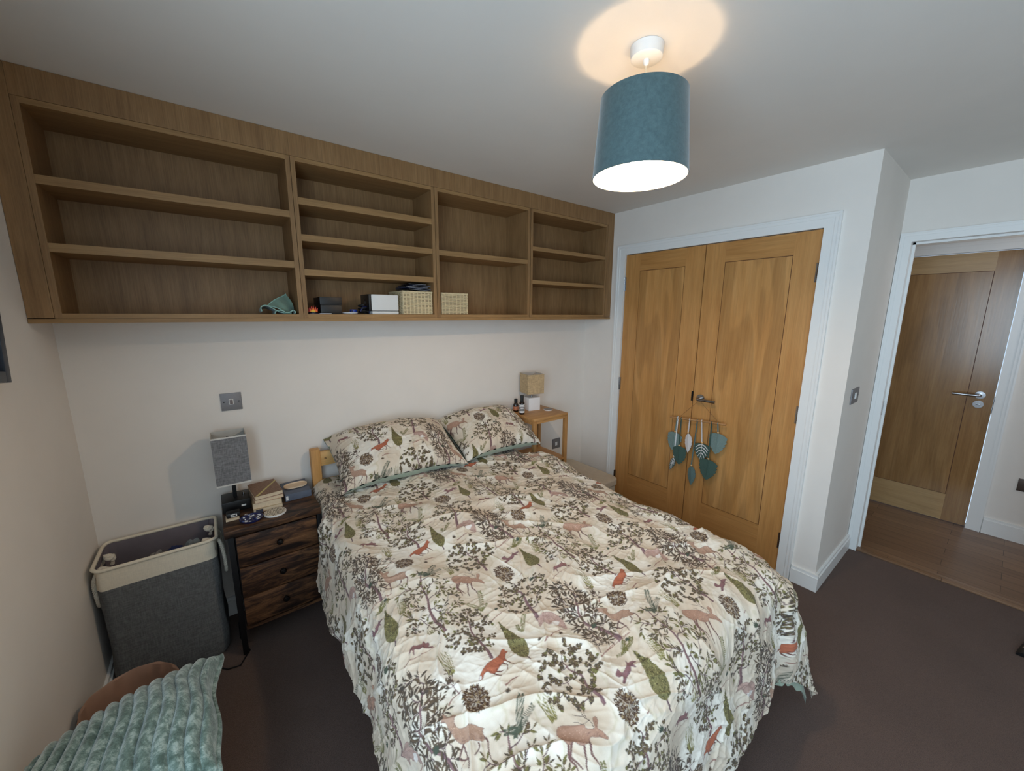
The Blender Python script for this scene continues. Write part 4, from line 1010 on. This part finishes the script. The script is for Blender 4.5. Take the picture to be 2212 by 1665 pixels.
def leaf(p, ang, ln, wd, c, kind='w'):
    if kind == 'w': s = [(0, 0), (.25, .42), (.55, .5), (.8, .28), (1, 0), (.8, -.15), (.5, -.42), (.2, -.3)]
    elif kind == 'h': s = [(0, 0), (-.05, .35), (.2, .55), (.6, .42), (1, 0), (.6, -.42), (.2, -.55), (-.05, -.35)]
    else: s = [(0, 0), (.3, .45), (.7, .42), (1, 0), (.7, -.42), (.3, -.45)]
    ca, sa = math.cos(ang), math.sin(ang)
    fill([(p[0]+a*ln*ca-b*wd*sa, p[1]+a*ln*sa+b*wd*ca) for a, b in s], c)
DARK = [lin(88, 75, 62), lin(100, 83, 66), lin(80, 70, 62)]
OLV = lin(116, 112, 66)
TRK = lin(134, 104, 104); TRK2 = lin(104, 80, 86)
def tree(trunk, crown, n, lk, ll, lw, seed, per=5, bw=2.2, tw=9, olive=.0, space=None):
    r_ = random.Random(seed); nodes = []
    tr_ = smooth(trunk, 6)
    for i, p in enumerate(tr_):
        if i > len(tr_)*.35: nodes.append((p[0], p[1], 0))
    (cx, cy), ax, by = crown[0], crown[1], crown[2]
    rx = math.hypot(ax[0]-cx, ax[1]-cy); ry = math.hypot(by[0]-cx, by[1]-cy)
    tips = []
    for k in range(n*30):
        a = r_.uniform(0, 2*PI); q = math.sqrt(r_.uniform(.02, 1)); p = (cx+rx*q*math.cos(a), cy+ry*q*math.sin(a))
        if all(math.hypot(p[0]-t_[0], p[1]-t_[1]) > (space or 15) for t_ in tips): tips.append(p)
        if len(tips) >= n: break
    tips.sort(key=lambda p: min(math.hypot(p[0]-q[0], p[1]-q[1]) for q in nodes))
    leaves = []
    for p in tips:
        b = min(nodes, key=lambda q: math.hypot(p[0]-q[0], p[1]-q[1])+4*q[2]+(6 if q[1] > p[1] else 0))
        mx, my = (b[0]+p[0])/2, (b[1]+p[1])/2; dx, dy = p[0]-b[0], p[1]-b[1]; bend = r_.uniform(-.22, .22)
        mid = (mx-dy*bend, my+dx*bend); d = b[2]
        wv = max(1.5, bw*1.35-.35*d); stroke([b[:2], mid, p], wv, max(1.2, wv-.9), TRK2)
        nodes.append((mid[0], mid[1], d+.5)); nodes.append((p[0], p[1], d+1))
        a0 = math.atan2(p[1]-mid[1], p[0]-mid[0]); leaves.append((p, a0+r_.uniform(-.3, .3)))
        for q in range(per-1):
            f = r_.uniform(.25, 1.0); bp = (b[0]+dx*f, b[1]+dy*f); leaves.append((bp, a0+r_.choice((-1, 1))*r_.uniform(.6, 1.15)))
    stroke(trunk, tw*1.25, tw*.42, TRK); stroke([(p[0]+tw*.22, p[1]) for p in trunk], tw*.3, tw*.1, TRK2)
    for p, a in leaves:
        s = r_.uniform(.9, 1.28); c = r_.choice(DARK) if r_.random() > olive else OLV*.85
        leaf((p[0]+math.cos(a)*1.5, p[1]+math.sin(a)*1.5), a, ll*s, lw*s, c, lk)
        if lk != 'w' or olive: leaf((p[0]+math.cos(a)*ll*.32, p[1]+math.sin(a)*ll*.32), a, ll*s*.4, lw*s*.3, lin(132, 122, 84), lk)
MOT = {'fox': [(28, 26), (36, 32), (43, 30), (44, 23), (49, 18), (38, 14), (27, 0), (25, -8), (20, -8), (11, -9), (-3, -14), (-19, -21), (-31, -15), (-36, -7), (-46, -6), (-55, -13), (-65, -12), (-59, -4), (-43, 5), (-26, 11), (-10, 13), (6, 14), (18, 19)],
 'foxlegs': [[(21, -5), (30, -16), (40, -27)], [(11, -9), (20, -20), (12, -32)], [(-15, -20), (-6, -26), (5, -27)], [(-25, -18), (-18, -30), (-9, -37)]],
 'doe': [(-189, -45), (-179, -52), (-179, -65), (-176, -88), (-172, -101), (-165, -110), (-151, -115), (-135, -120), (-118, -131), (-110, -128), (-108, -113), (-103, -110), (-112, -101), (-123, -91), (-142, -87), (-157, -80), (-162, -71), (-160, -62), (-151, -57), (-157, -49), (-168, -49), (-172, -41), (-178, -29), (-179, -41)],
 'doelegs': [[(-112, -123), (-106, -136), (-111, -150), (-116, -171)], [(-127, -128), (-131, -139), (-149, -147)], [(-161, -111), (-184, -128), (-162, -144)], [(-163, -108), (-165, -128), (-166, -147), (-171, -159)]],
 'stag': [(29, -222), (43, -211), (60, -218), (76, -231), (96, -247), (98, -258), (115, -270), (126, -253), (136, -254), (134, -265), (122, -274), (127, -286), (132, -304), (127, -305), (116, -292), (105, -284), (95, -276), (82, -280), (63, -273), (51, -257), (39, -256), (29, -241)],
 'staglegs': [[(43, -247), (27, -272), (33, -294), (30, -312)], [(51, -253), (32, -272), (38, -290), (44, -308)], [(71, -272), (63, -294), (54, -309), (51, -327)], [(86, -277), (78, -299), (82, -318), (81, -335)]],
 'antler': [[(113, -270), (116, -251), (96, -246), (89, -234), (81, -227)], [(116, -251), (110, -235), (113, -220), (118, -213)], [(110, -235), (98, -224), (90, -215)], [(113, -247), (116, -231), (124, -226)]],
 'hare': [(-200, 159), (-190, 174), (-183, 178), (-167, 171), (-155, 170), (-150, 176), (-146, 167), (-138, 165), (-138, 155), (-144, 153), (-132, 147), (-133, 142), (-147, 149), (-159, 155), (-172, 157), (-180, 165), (-188, 150), (-187, 163), (-190, 166)],
 'hare2': [(273, -212), (257, -219), (260, -229), (269, -235), (255, -245), (260, -249), (275, -242), (295, -239), (303, -232), (313, -242), (312, -230), (326, -232), (317, -222), (306, -218), (305, -211), (298, -222), (277, -228), (273, -222)],
 'heron': [(193, 46), (217, 46), (241, 36), (253, 22), (256, -3), (250, -28), (236, -19), (226, -3), (210, 11), (203, 25), (183, 23)],
 'cypB': [(84, 118), (88, -29), (87, -45)],
 'cypA': [(-212, 376), (-217, 236), (-218, 210)],
 'bush': [(-91, -47), (-63, -68), (-74, -15)],
 'bush2': [(223, -293), (249, -321), (244, -254)],
 'fernD': [(-39, -166), (9, -102), (18, -144), (-68, -145), (-53, -162)],
 'fernL': [(55, 171), (93, 251), (22, 221), (87, 187)],
 'fernW': [(131, 42), (168, 81), (129, 70), (158, 44)],
 'grass': [[(-118, 40), (-118, 117)], [(47, -196), (51, -125)], [(-167, 305), (-147, 375)], [(-114, 187), (-112, 214)], [(-234, 389), (-201, 407)]],
 'sprigs': [(-269, 192), (-16, -80), (103, 146), (-131, 19), (-157, 223), (218, -38), (-227, -74), (-404, -16), (-198, -178)],
 'sprigB': [(269, -154), (288, -112)],
 'twigs': [[(-221, 138), (-204, 144), (-168, 140), (-108, 139)], [(-156, -23), (-138, -14), (-110, -12)], [(-271, 421), (-244, 426), (-213, 429), (-167, 441)], [(-10, -61), (8, -59), (31, -62)], [(57, 122), (84, 130), (115, 130), (148, 137)], [(157, -29), (201, -20), (239, -26), (265, -40)], [(-211, -163), (-196, -162), (-180, -164), (-168, -162)], [(-291, 243), (-278, 247)], [(260, -162), (296, -156), (351, -157), (383, -166)], [(-14, -61), (13, -58), (33, -63)]],
 'treeD': [[(-210, -162), (-208, -132), (-219, -89), (-239, -54), (-241, -23), (-230, 1), (-209, 34), (-192, 62)], [(-228, -10), (-172, -41), (-181, 106)]],
 'treeE': [[(-80, 165), (-89, 227), (-89, 273), (-77, 325), (-76, 382), (-62, 429)], [(-75, 310), (9, 262), (-29, 435)]],
 'treeF': [[(-8, 16), (-5, 46), (-14, 85), (-15, 120), (-5, 155)], [(-15, 126), (52, 87), (30, 186)]],
 'treeG': [[(174, -254), (175, -228), (172, -196), (180, -163), (164, -135), (162, -109)], [(156, -138), (238, -193), (214, -73)]],
 'treeI': [[(193, 40), (200, 74), (207, 112), (218, 161), (215, 190)], [(218, 161), (286, 93), (255, 225)]]}
def cypress(tip, low, base, wd, seed):
    r_ = random.Random(seed); t_, b = np.array(tip, float), np.array(low, float); d = b-t_; L_ = np.hypot(*d); d = d/L_; nr = np.array([-d[1], d[0]])
    stroke([tuple(b-d*8), base], 6, 4, TRK2)
    def hw(f): return wd/2*(math.sin(PI*min(f, 1)**1.45)**.62 if f < 1 else 0)*(.25+.9*f)
    pts = [t_+d*L_*f+nr*(hw(f)+r_.uniform(-.9, .9)) for f in np.linspace(0, 1, 46)]+[t_+d*L_*f-nr*(hw(f)+r_.uniform(-.9, .9)) for f in np.linspace(1, 0, 46)]
    fill(pts, lin(122, 114, 76))
    for k in range(430):
        f = r_.uniform(.05, .98); o = r_.uniform(-.9, .9)*hw(f); p = t_+d*L_*f+nr*o
        leaf(tuple(p), math.atan2(-d[1], -d[0])+r_.uniform(-.7, .7), r_.uniform(3.5, 6), 1.7, [lin(76, 70, 44), lin(94, 88, 54), lin(156, 148, 98), lin(62, 56, 42)][r_.randrange(4)], 'o')
def bush(c, rx, ry, seed):
    r_ = random.Random(seed)
    fill([(c[0]+rx*.8*math.cos(i*.4), c[1]+ry*.8*math.sin(i*.4)) for i in range(16)], lin(120, 96, 74), .55)
    for k in range(430):
        a = r_.uniform(0, 2*PI); q = math.sqrt(r_.random()); p = (c[0]+rx*q*math.cos(a), c[1]+ry*q*math.sin(a))
        leaf(p, a+r_.uniform(-.6, .6), r_.uniform(5.5, 8.5), 3.2, [lin(86, 64, 50), lin(72, 54, 46), lin(104, 80, 58), lin(150, 128, 92)][r_.choice((0, 0, 1, 1, 2, 3))], 'o')
def fern(base, tip, c, n=15, wd=11, curl=0):
    P_ = smooth([base, ((base[0]+tip[0])/2+curl, (base[1]+tip[1])/2), tip], n); stroke([tuple(p) for p in P_], 1.4, .8, c, sm=False)
    for i in range(2, len(P_)-1):
        d = P_[i+1]-P_[i-1]; a = math.atan2(d[1], d[0]); w_ = wd*math.sin(PI*min(1, .12+.88*(1-i/len(P_))))**.6+1
        for s in (1, -1): leaf(tuple(P_[i]), a+s*1.05, w_, 1.8, c, 'o')
def grass(base, top, seed, n=13, wd=26):
    r_ = random.Random(seed)
    for k in range(n):
        o = (k/(n-1)-.5); b = (base[0]+o*wd*.7, base[1]+r_.uniform(-2, 2)); t_ = (top[0]+o*wd*1.3, top[1]+r_.uniform(-18, 4)-abs(o)*14)
        stroke([b, ((b[0]+t_[0])/2+r_.uniform(-2, 2), (b[1]+t_[1])/2), t_], 1.8, .7, [lin(128, 122, 72), lin(108, 104, 62), lin(158, 148, 96)][k % 3])
def sprig(c, seed, s=1.0, col=None):
    r_ = random.Random(seed); a0 = r_.uniform(1.2, 1.9)
    for k in range(6): leaf(c, a0+(k-2.5)*.42, (15-abs(k-2.5)*2)*s, 4*s, col if col is not None else DARK[k % 3], 'w')
def creature(body, limbs, c, c2, lw=4.2, spots=None, seed=1):
    for l_ in limbs: stroke(l_, lw, lw*.42, c2)
    fill([tuple(p) for p in smooth(body+[body[0]], 3)], c)
    B_ = np.array(body, float); x0, y0 = B_.min(0); x1, y1 = B_.max(0); r_ = random.Random(seed)
    def inside(p):
        k = False
        for i in range(len(B_)):
            (xa, ya), (xb, yb) = B_[i], B_[(i+1) % len(B_)]
            if (ya > p[1]) != (yb > p[1]) and p[0] < (xb-xa)*(p[1]-ya)/(yb-ya)+xa: k = not k
        return k
    for k in range(900):                                       # brushed coat: browner under the belly, pale spots along the back
        p = (r_.uniform(x0, x1), r_.uniform(y0, y1)); q = (p[0]+r_.uniform(-5, 5), p[1]+r_.uniform(-2.5, 1))
        if not (inside(p) and inside(q)): continue
        below = not inside((p[0], p[1]-(y1-y0)*.12))
        if below: stroke([p, q], 2.2, 1.0, c2, .40, sm=False)
        elif spots is not None and k % 4 == 0: fill([(p[0]-.9, p[1]), (p[0], p[1]+.9), (p[0]+.9, p[1]), (p[0], p[1]-.9)], spots, .8)
        elif k % 3 == 0: stroke([p, q], 1.6, .6, c2*.5+c*.5, .35, sm=False)
    stroke([tuple(p) for p in body+[body[0]]], 1.0, 1.0, c2, .85)
g = MOT
for k, l_ in enumerate(g['twigs']): stroke(l_, 4.2 if k % 2 else 3.2, .8, lin(150, 112, 102))
for k, (b, t_) in enumerate(g['grass']): grass(b, t_, k)
fern(g['fernL'][0], g['fernL'][1], OLV, 16, 12, 3); fern(g['fernL'][0], g['fernL'][2], OLV, 12, 9, 8); fern(g['fernL'][0], g['fernL'][3], OLV, 9, 6, -4)
fern(g['fernW'][0], g['fernW'][1], OLV, 12, 9, -4); fern(g['fernW'][0], g['fernW'][2], OLV*.9, 9, 7, -6)
fern((330, -195), (372, -176), OLV*.9, 11, 8, 6); fern((330, -195), (348, -168), OLV*.9, 10, 8, -8); fern((335, -198), (300, -185), OLV*.9, 8, 6, 4)
tree(*g['treeE'], 46, 'w', 17, 5.5, 21, 5, 2.4, 9, .35, 15)
tree(*g['treeI'], 46, 'o', 9, 7, 22, 6, 2.6, 11, .1, 14)
tree(*g['treeG'], 50, 'h', 9.2, 8.6, 23, 5, 2.2, 8, .15, 15)
tree(*g['treeF'], 42, 'o', 9.5, 7.5, 24, 6, 2.4, 9, .12, 13)
tree(*g['treeD'], 52, 'w', 21, 5.2, 25, 6, 2.4, 10, .0, 16)
bush(g['bush'][0], 29, 33, 1); bush(g['bush2'][0], 31, 38, 2)
cypress(g['cypB'][0], g['cypB'][1], g['cypB'][2], 60, 3); cypress(g['cypA'][0], g['cypA'][1], g['cypA'][2], 58, 4)
FD = lin(84, 92, 78)
fern(g['fernD'][0], g['fernD'][1], FD, 17, 13, -3); fern(g['fernD'][0], (22, -138), FD*.85, 13, 10, -9); fern(g['fernD'][0], g['fernD'][3], FD, 14, 10, 8); fern(g['fernD'][0], g['fernD'][4], FD, 10, 9, 4)
for k, p in enumerate(g['sprigs']): sprig(p, k, 1.0 if k % 3 else 1.3, None if k % 2 else FD*.8)
tree([g['sprigB'][0], g['sprigB'][1]], (g['sprigB'][1], (316, -112), (288, -88)), 8, 'w', 12, 4, 7, 3, 1.4, 2.5)
tree([(-157, 205), (-157, 235)], ((-157, 232), (-132, 232), (-157, 254)), 8, 'o', 8, 6, 9, 3, 1.4, 2.5)
tree([(-120, -15), (-131, 20)], ((-131, 24), (-108, 24), (-131, 50)), 8, 'w', 12, 4, 8, 3, 1.4, 2.5)
creature(g['doe'], g['doelegs'], lin(176, 144, 124), lin(116, 88, 84), 5, lin(226, 196, 172), 1)
creature(g['stag'], g['staglegs'], lin(176, 140, 120), lin(116, 86, 82), 6, lin(228, 198, 178), 2)
for l_ in g['antler']: stroke(l_, 1.7, .9, lin(92, 76, 74))
creature(g['fox'], g['foxlegs'], lin(176, 104, 78), lin(104, 62, 54), 4.5, lin(206, 124, 92), 3)
fill([(-65, -12), (-59, -4), (-54, -5), (-57, -12)], lin(226, 222, 218))
creature(g['hare'], [], lin(142, 102, 100), lin(104, 76, 82), 2, None, 4); creature(g['hare2'], [], lin(140, 102, 104), lin(106, 80, 88), 2, None, 5)
creature(g['heron'], [], lin(182, 152, 140), lin(132, 104, 100), 2, lin(218, 190, 172), 6)
fill([(215, 10), (228, 14), (246, 2), (232, -6), (219, -2)], lin(228, 220, 212))
for k in range(14): stroke([(195+k*4.2, 44-k*1.0-max(0, k-8)*5), (200+k*3.6, 34-k*1.4-max(0, k-8)*4)], 1.5, .7, lin(140, 100, 96), .7, sm=False)
# soften to the cloth's own sharpness
CAN = (CAN+np.roll(CAN, 1, 0)+np.roll(CAN, 1, 1)+np.roll(np.roll(CAN, 1, 0), 1, 1))/4
def sample(xmm, ymm):
    u = (xmm/PX) % cw; v_ = (ymm/PX) % chh; xi = np.floor(u).astype(int); yi = np.floor(v_).astype(int); fx = (u-xi)[..., None]; fy = (v_-yi)[..., None]
    x1 = (xi+1) % cw; y1 = (yi+1) % chh; xi %= cw; yi %= chh
    return (CAN[yi, xi]*(1-fx)+CAN[yi, x1]*fx)*(1-fy)+(CAN[y1, xi]*(1-fx)+CAN[y1, x1]*fx)*fy

def fast_grid(name, P_, col=None, mat='print', parent=None, origin=(0, 0, 0), wrap=False):
    """P_: array (A, B, 3) of room points -> smooth mesh; col: (A, B, 3) print colours"""
    A, B = P_.shape[:2]; me = bpy.data.meshes.new(name)
    o0 = np.array(world_loc(parent)) if parent is not None else np.array(origin)
    me.vertices.add(A*B); me.vertices.foreach_set('co', (P_-o0).reshape(-1).astype(np.float32))
    I = np.arange(A*B).reshape(A, B)
    q = np.stack([I[:-1, :-1], I[:-1, 1:], I[1:, 1:], I[1:, :-1]], -1).reshape(-1, 4)
    me.loops.add(q.size); me.loops.foreach_set('vertex_index', q.reshape(-1).astype(np.int32))
    me.polygons.add(len(q)); me.polygons.foreach_set('loop_start', np.arange(0, q.size, 4, dtype=np.int32))
    me.polygons.foreach_set('use_smooth', np.ones(len(q), bool))
    me.update(calc_edges=True)
    if col is not None:
        at = me.color_attributes.new('print', 'FLOAT_COLOR', 'POINT'); c4 = np.ones((A*B, 4), np.float32); c4[:, :3] = col.reshape(-1, 3)
        at.data.foreach_set('color', c4.reshape(-1))
    me.materials.append(M[mat] if isinstance(mat, str) else mat)
    o = bpy.data.objects.new(name, me); C.objects.link(o)
    if parent is not None: o.parent = parent
    else: o.location = origin
    return o

# ------------------------------------------------------------------ duvet, draped over the mattress
def ss(a, b, x):
    t_ = np.clip((x-a)/(b-a), 0, 1); return t_*t_*(3-2*t_)
YS = [-2.0, -1.80, -1.55, -1.20, -.80, -.44, -.05]
def drape(X, Y, off=0.0, grow=0.0, rough=True):
    """sheet coordinates (equal to room x, y on the flat top) -> room points"""
    XC = np.interp(Y, YS, [2.045, 2.045, 2.045, 2.055, 2.09, 2.12, 2.12]); XC = np.where(Y > -.47, XC-.135*ss(-.47, -.39, Y), XC); ZT = np.interp(Y, YS, [.600, .605, .615, .625, .640, .655, .655])
    XA = .880+.035*ss(-.47, -.37, Y)-.008*ss(-.5, -.9, Y); YFC = -1.80
    r_ = .105
    ax = np.maximum(XA-X, 0); bx = np.maximum(X-XC, 0); dx = bx-ax; dy = -np.maximum(YFC-Y, 0)
    d = np.sqrt(dx*dx+dy*dy)+1e-9; nx, ny = dx/d, dy/d
    corner = np.minimum(np.abs(dx), np.abs(dy))/d*1.414
    rr_ = r_+.035*(bx > 0)*ss(0, .02, bx)*(1-0*corner)
    arc = rr_*PI/2; th = np.minimum(d/rr_, PI/2)
    h = rr_*np.sin(th); dn = rr_*(1-np.cos(th)); rest = np.maximum(d-arc, 0)
    left = ss(0, .02, ax)
    fl_ = .13*(1-left)+.10*left*ss(-.35, -.6, Y)+.02*left
    fl_ = fl_*(1-corner)+.30*corner
    h = h+rest*np.sin(np.arctan(fl_)); dn = dn+rest*np.cos(np.arctan(fl_))
    # hanging folds
    per = np.where(np.abs(dx) > np.abs(dy), Y, X)
    ang_ = np.arctan2(dy, dx)
    hang = ss(.05, .35, d)
    fold = .008*np.sin(per*17+1.0+.9*np.sin(per*7))+.004*np.sin(per*39+2)
    fold = fold*(1-corner)+corner*(.030*np.sin(ang_*6+.9)+.004*np.sin(ang_*17))
    h = h+fold*hang*np.where((ax > 0) & (Y > -.45), .15, 1.0)
    px3 = np.where(ax > 0, XA, np.where(bx > 0, XC, X))+nx*(h+off*np.sin(th))
    py3 = np.where(dy < 0, YFC, Y)+ny*(h+off*np.sin(th))
    pz3 = ZT-dn + off*np.cos(th)
    P_ = np.stack([px3, py3, pz3], -1)
    if rough:
        gx = np.gradient(P_, axis=1); gy = np.gradient(P_, axis=0); N_ = np.cross(gx, gy); N_ /= np.linalg.norm(N_, axis=-1, keepdims=True)+1e-12
        N_ *= np.sign(N_[N_.shape[0]//3, N_.shape[1]//2, 2])
        wx = X+.05*vnoise(X*4, Y*4, 31); wy = Y+.05*vnoise(X*4+9, Y*4, 32)
        puff = .016*vnoise(wx*4.2, wy*3.4, 11)+.007*vnoise(wx*9, wy*8, 12)
        def ridge(a, b, seed, p=3): return (1-np.abs(vnoise(a, b, seed)))**p
        c1 = math.cos(.45); s1 = math.sin(.45)
        ru = (wx*c1-wy*s1); rv = (wx*s1+wy*c1)
        cre = .012*(ridge(ru*3.0, rv*9.5, 13, 5)-.3)*ss(-.2, .5, vnoise(wx*2.2, wy*2.2, 14)+.35)
        c2 = math.cos(-.95); s2 = math.sin(-.95); ru2 = wx*c2-wy*s2; rv2 = wx*s2+wy*c2
        cre += .008*(ridge(ru2*3.4, rv2*11, 15, 5)-.3)*ss(-.2, .5, vnoise(wx*2.6+5, wy*2.6, 16)+.2)
        fine = .0010*(ridge(wx*17, wy*22, 17, 3)-.4)+.0008*vnoise(wx*80, wy*95, 19)
        for k, (an, fa, fb, am) in enumerate(((.45, 5, 24, .0046), (-.95, 6, 27, .0042), (1.35, 5, 21, .0040), (-.25, 7, 33, .0034), (.9, 12, 52, .0022), (-.5, 13, 57, .0020), (.1, 26, 84, .0010))):
            ca_, sa_ = math.cos(an), math.sin(an); p_ = wx*ca_-wy*sa_; q_ = wx*sa_+wy*ca_
            fine = fine+am*(ridge(p_*fa, q_*fb, 60+k, 4)-.3)*ss(-.15, .55, vnoise(p_*fa*.5+k, q_*fb*.2, 70+k)+.1)
        D = (puff+cre+fine)*(.35+.65*ss(-.05, -.25, Y))
        D = D*np.where((ax > 0) & (Y > -.42), .3, 1.0)
        # the long soft ridges running from the pillows towards the foot
        for (xa, ya, xb, yb, amp, wd) in ((1.10, -.62, 1.42, -1.20, .022, .045), (1.38, -1.02, 2.0, -1.15, .016, .035), (1.25, -.80, 1.95, -.93, .014, .03), (.95, -.95, 1.05, -1.75, .012, .05), (1.75, -1.35, 1.62, -1.85, .014, .04), (1.55, -.45, 2.05, -.70, .012, .035)):
            L_ = math.hypot(xb-xa, yb-ya); ux, uy = (xb-xa)/L_, (yb-ya)/L_; s_ = (wx-xa)*ux+(wy-ya)*uy; q = (wx-xa)*uy-(wy-ya)*ux
            D = D+amp*np.exp(-(q/wd)**2)*ss(0, .15, s_)*ss(L_, L_-.2, s_)
        P_ = P_+N_*D[..., None]
    P_[..., 0] = np.where((P_[..., 1] > -.385) & (X < 1.4), np.maximum(P_[..., 0], .820+0*X), P_[..., 0])
    P_[..., 0] = np.where((P_[..., 1] > -.375) & (X > 1.4), np.minimum(P_[..., 0], 2.172), P_[..., 0])
    return P_
yr = []
y = -.088
while y > -2.29: yr.append(y); y -= .0034-.0016*min(1, (-y)/1.6)
yr = np.array(yr); xr_ = np.arange(.475, 2.50, .0021)
X, Y = np.meshgrid(xr_, yr)
XS = X+.012*np.sin(Y*3.1)
PD = drape(X, Y)
colr = sample((X-1.004-.075*(Y+1.556))*1000+10*vnoise(X*5, Y*5, 41), (Y+1.556)*1000+10*vnoise(X*5+3, Y*5, 42))
dv = thing('duvet', 'cream duvet printed with woodland trees, deer and foxes, spread over the bed', 'duvet', (1.48, -1.0, .6))
fast_grid('duvet_cover', PD, colr, 'print', dv)
yl = np.arange(-.092, -2.32, -.010); xl_ = np.arange(.49, 2.515, .010)
Xl, Yl = np.meshgrid(xl_, yl)
PL = drape(Xl, Yl, off=-.030, rough=False); PL[..., 2] -= .012*(1-np.clip((.6-PL[..., 2])/.1, 0, 1))
PL[..., 2] += .006*np.sin(Xl*60)*(Yl < -2.1)
lo_ = fast_grid('duvet_lining', PL, None, 'sage', dv); lo_['label'] = 'plain sage green underside'

# ------------------------------------------------------------------ pillows
def pillow(label, c, rx, ry, rz, hx, hy, T, seed, uo):
    t = thing('pillow', label, 'pillow', c, 'pair of printed pillows against the headboard')
    A, B = 190, 300
    u, v_ = np.meshgrid(np.linspace(-1, 1, B), np.linspace(-1, 1, A))
    R_ = (Matrix.Translation(c) @ Matrix.Rotation(rz, 4, 'Z') @ Matrix.Rotation(rx, 4, 'X') @ Matrix.Rotation(ry, 4, 'Y'))
    R3 = np.array(R_.to_3x3()); tv = np.array(R_.translation)
    def shape(s):
        e = np.clip((1-np.abs(u)**2.3)*(1-np.abs(v_)**2.3), 0, 1)
        px = 1-.085*(1-v_**2)*np.abs(u)**4; py_ = 1-.10*(1-u**2)*np.abs(v_)**4
        x = u*hx*px; y = v_*hy*py_
        z = s*T*e**.5*(1+.10*vnoise(u*2+seed, v_*2, seed))
        z = z - .045*np.abs(u)**3 + .012*v_*v_*np.abs(u)
        cr = (1-np.abs(vnoise(u*5+seed, v_*4, seed+3)))**4*.007*(.25+e)+(1-np.abs(vnoise(u*14, v_*11+seed, seed+5)))**4*.003*(.2+e)
        ed = np.exp(-e*5)*.004*np.sin(u*38+seed)*np.sign(s)
        z = z+s*cr+ed
        P_ = np.stack([x, y, z], -1)@R3.T+tv
        P_[..., 1] = np.minimum(P_[..., 1], np.where(P_[..., 2] < .83, -.086, -.012)); P_[..., 2] = np.maximum(P_[..., 2], .674); P_[..., 0] = np.minimum(P_[..., 0], 2.178); return P_
    top = sample(u*hx*1000+uo[0], v_*hy*1000+uo[1])
    # seam allowance: the print wraps a little way round the edge, the sage back takes over below
    fast_grid('pillowcase', shape(1), top, 'print', t)
    o = fast_grid('pillowcase_back', shape(-1), None, 'sage', t); o['label'] = 'sage green underside'
    return t
pillow('printed pillow nearer the nightstand, its left corner over the headboard post', (1.262, -.235, .792), math.radians(25), 0, math.radians(-3), .356, .212, .112, 3, (120, 60))
pillow('printed pillow on the bamboo stand side of the bed', (1.908, -.238, .790), math.radians(23), math.radians(1.5), math.radians(-1), .302, .212, .102, 8, (330, 250))

# ------------------------------------------------------------------ bit of footwear at the right edge of the carpet
shoe = thing('slipper', 'black pointed slipper toe at the right edge of the carpet', 'slipper', (3.40, -2.58, 0))
rows = []
for i in range(16):
    f = i/15; wd = .012+.036*math.sin(PI*min(1, f*.62+.04))**.8; hh_ = .018+.028*f
    rows.append([(3.285+.26*f, -2.527-.10*f+wd*math.cos(a), .002+max(0, hh_*math.sin(a))) for a in [PI*2*k/20 for k in range(20)]])
mb = MB().grid(rows, True, True); mb.f.append(tuple(range(20))); mb.sm.append(False); mb.f.append(tuple(15*20+k for k in range(20))); mb.sm.append(False)
mb.build('upper', 'black', shoe)
MB().tube([(3.30, -2.525, .038), (3.34, -2.54, .044), (3.38, -2.555, .05)], .004, 8).build('buckle', 'steel', shoe)
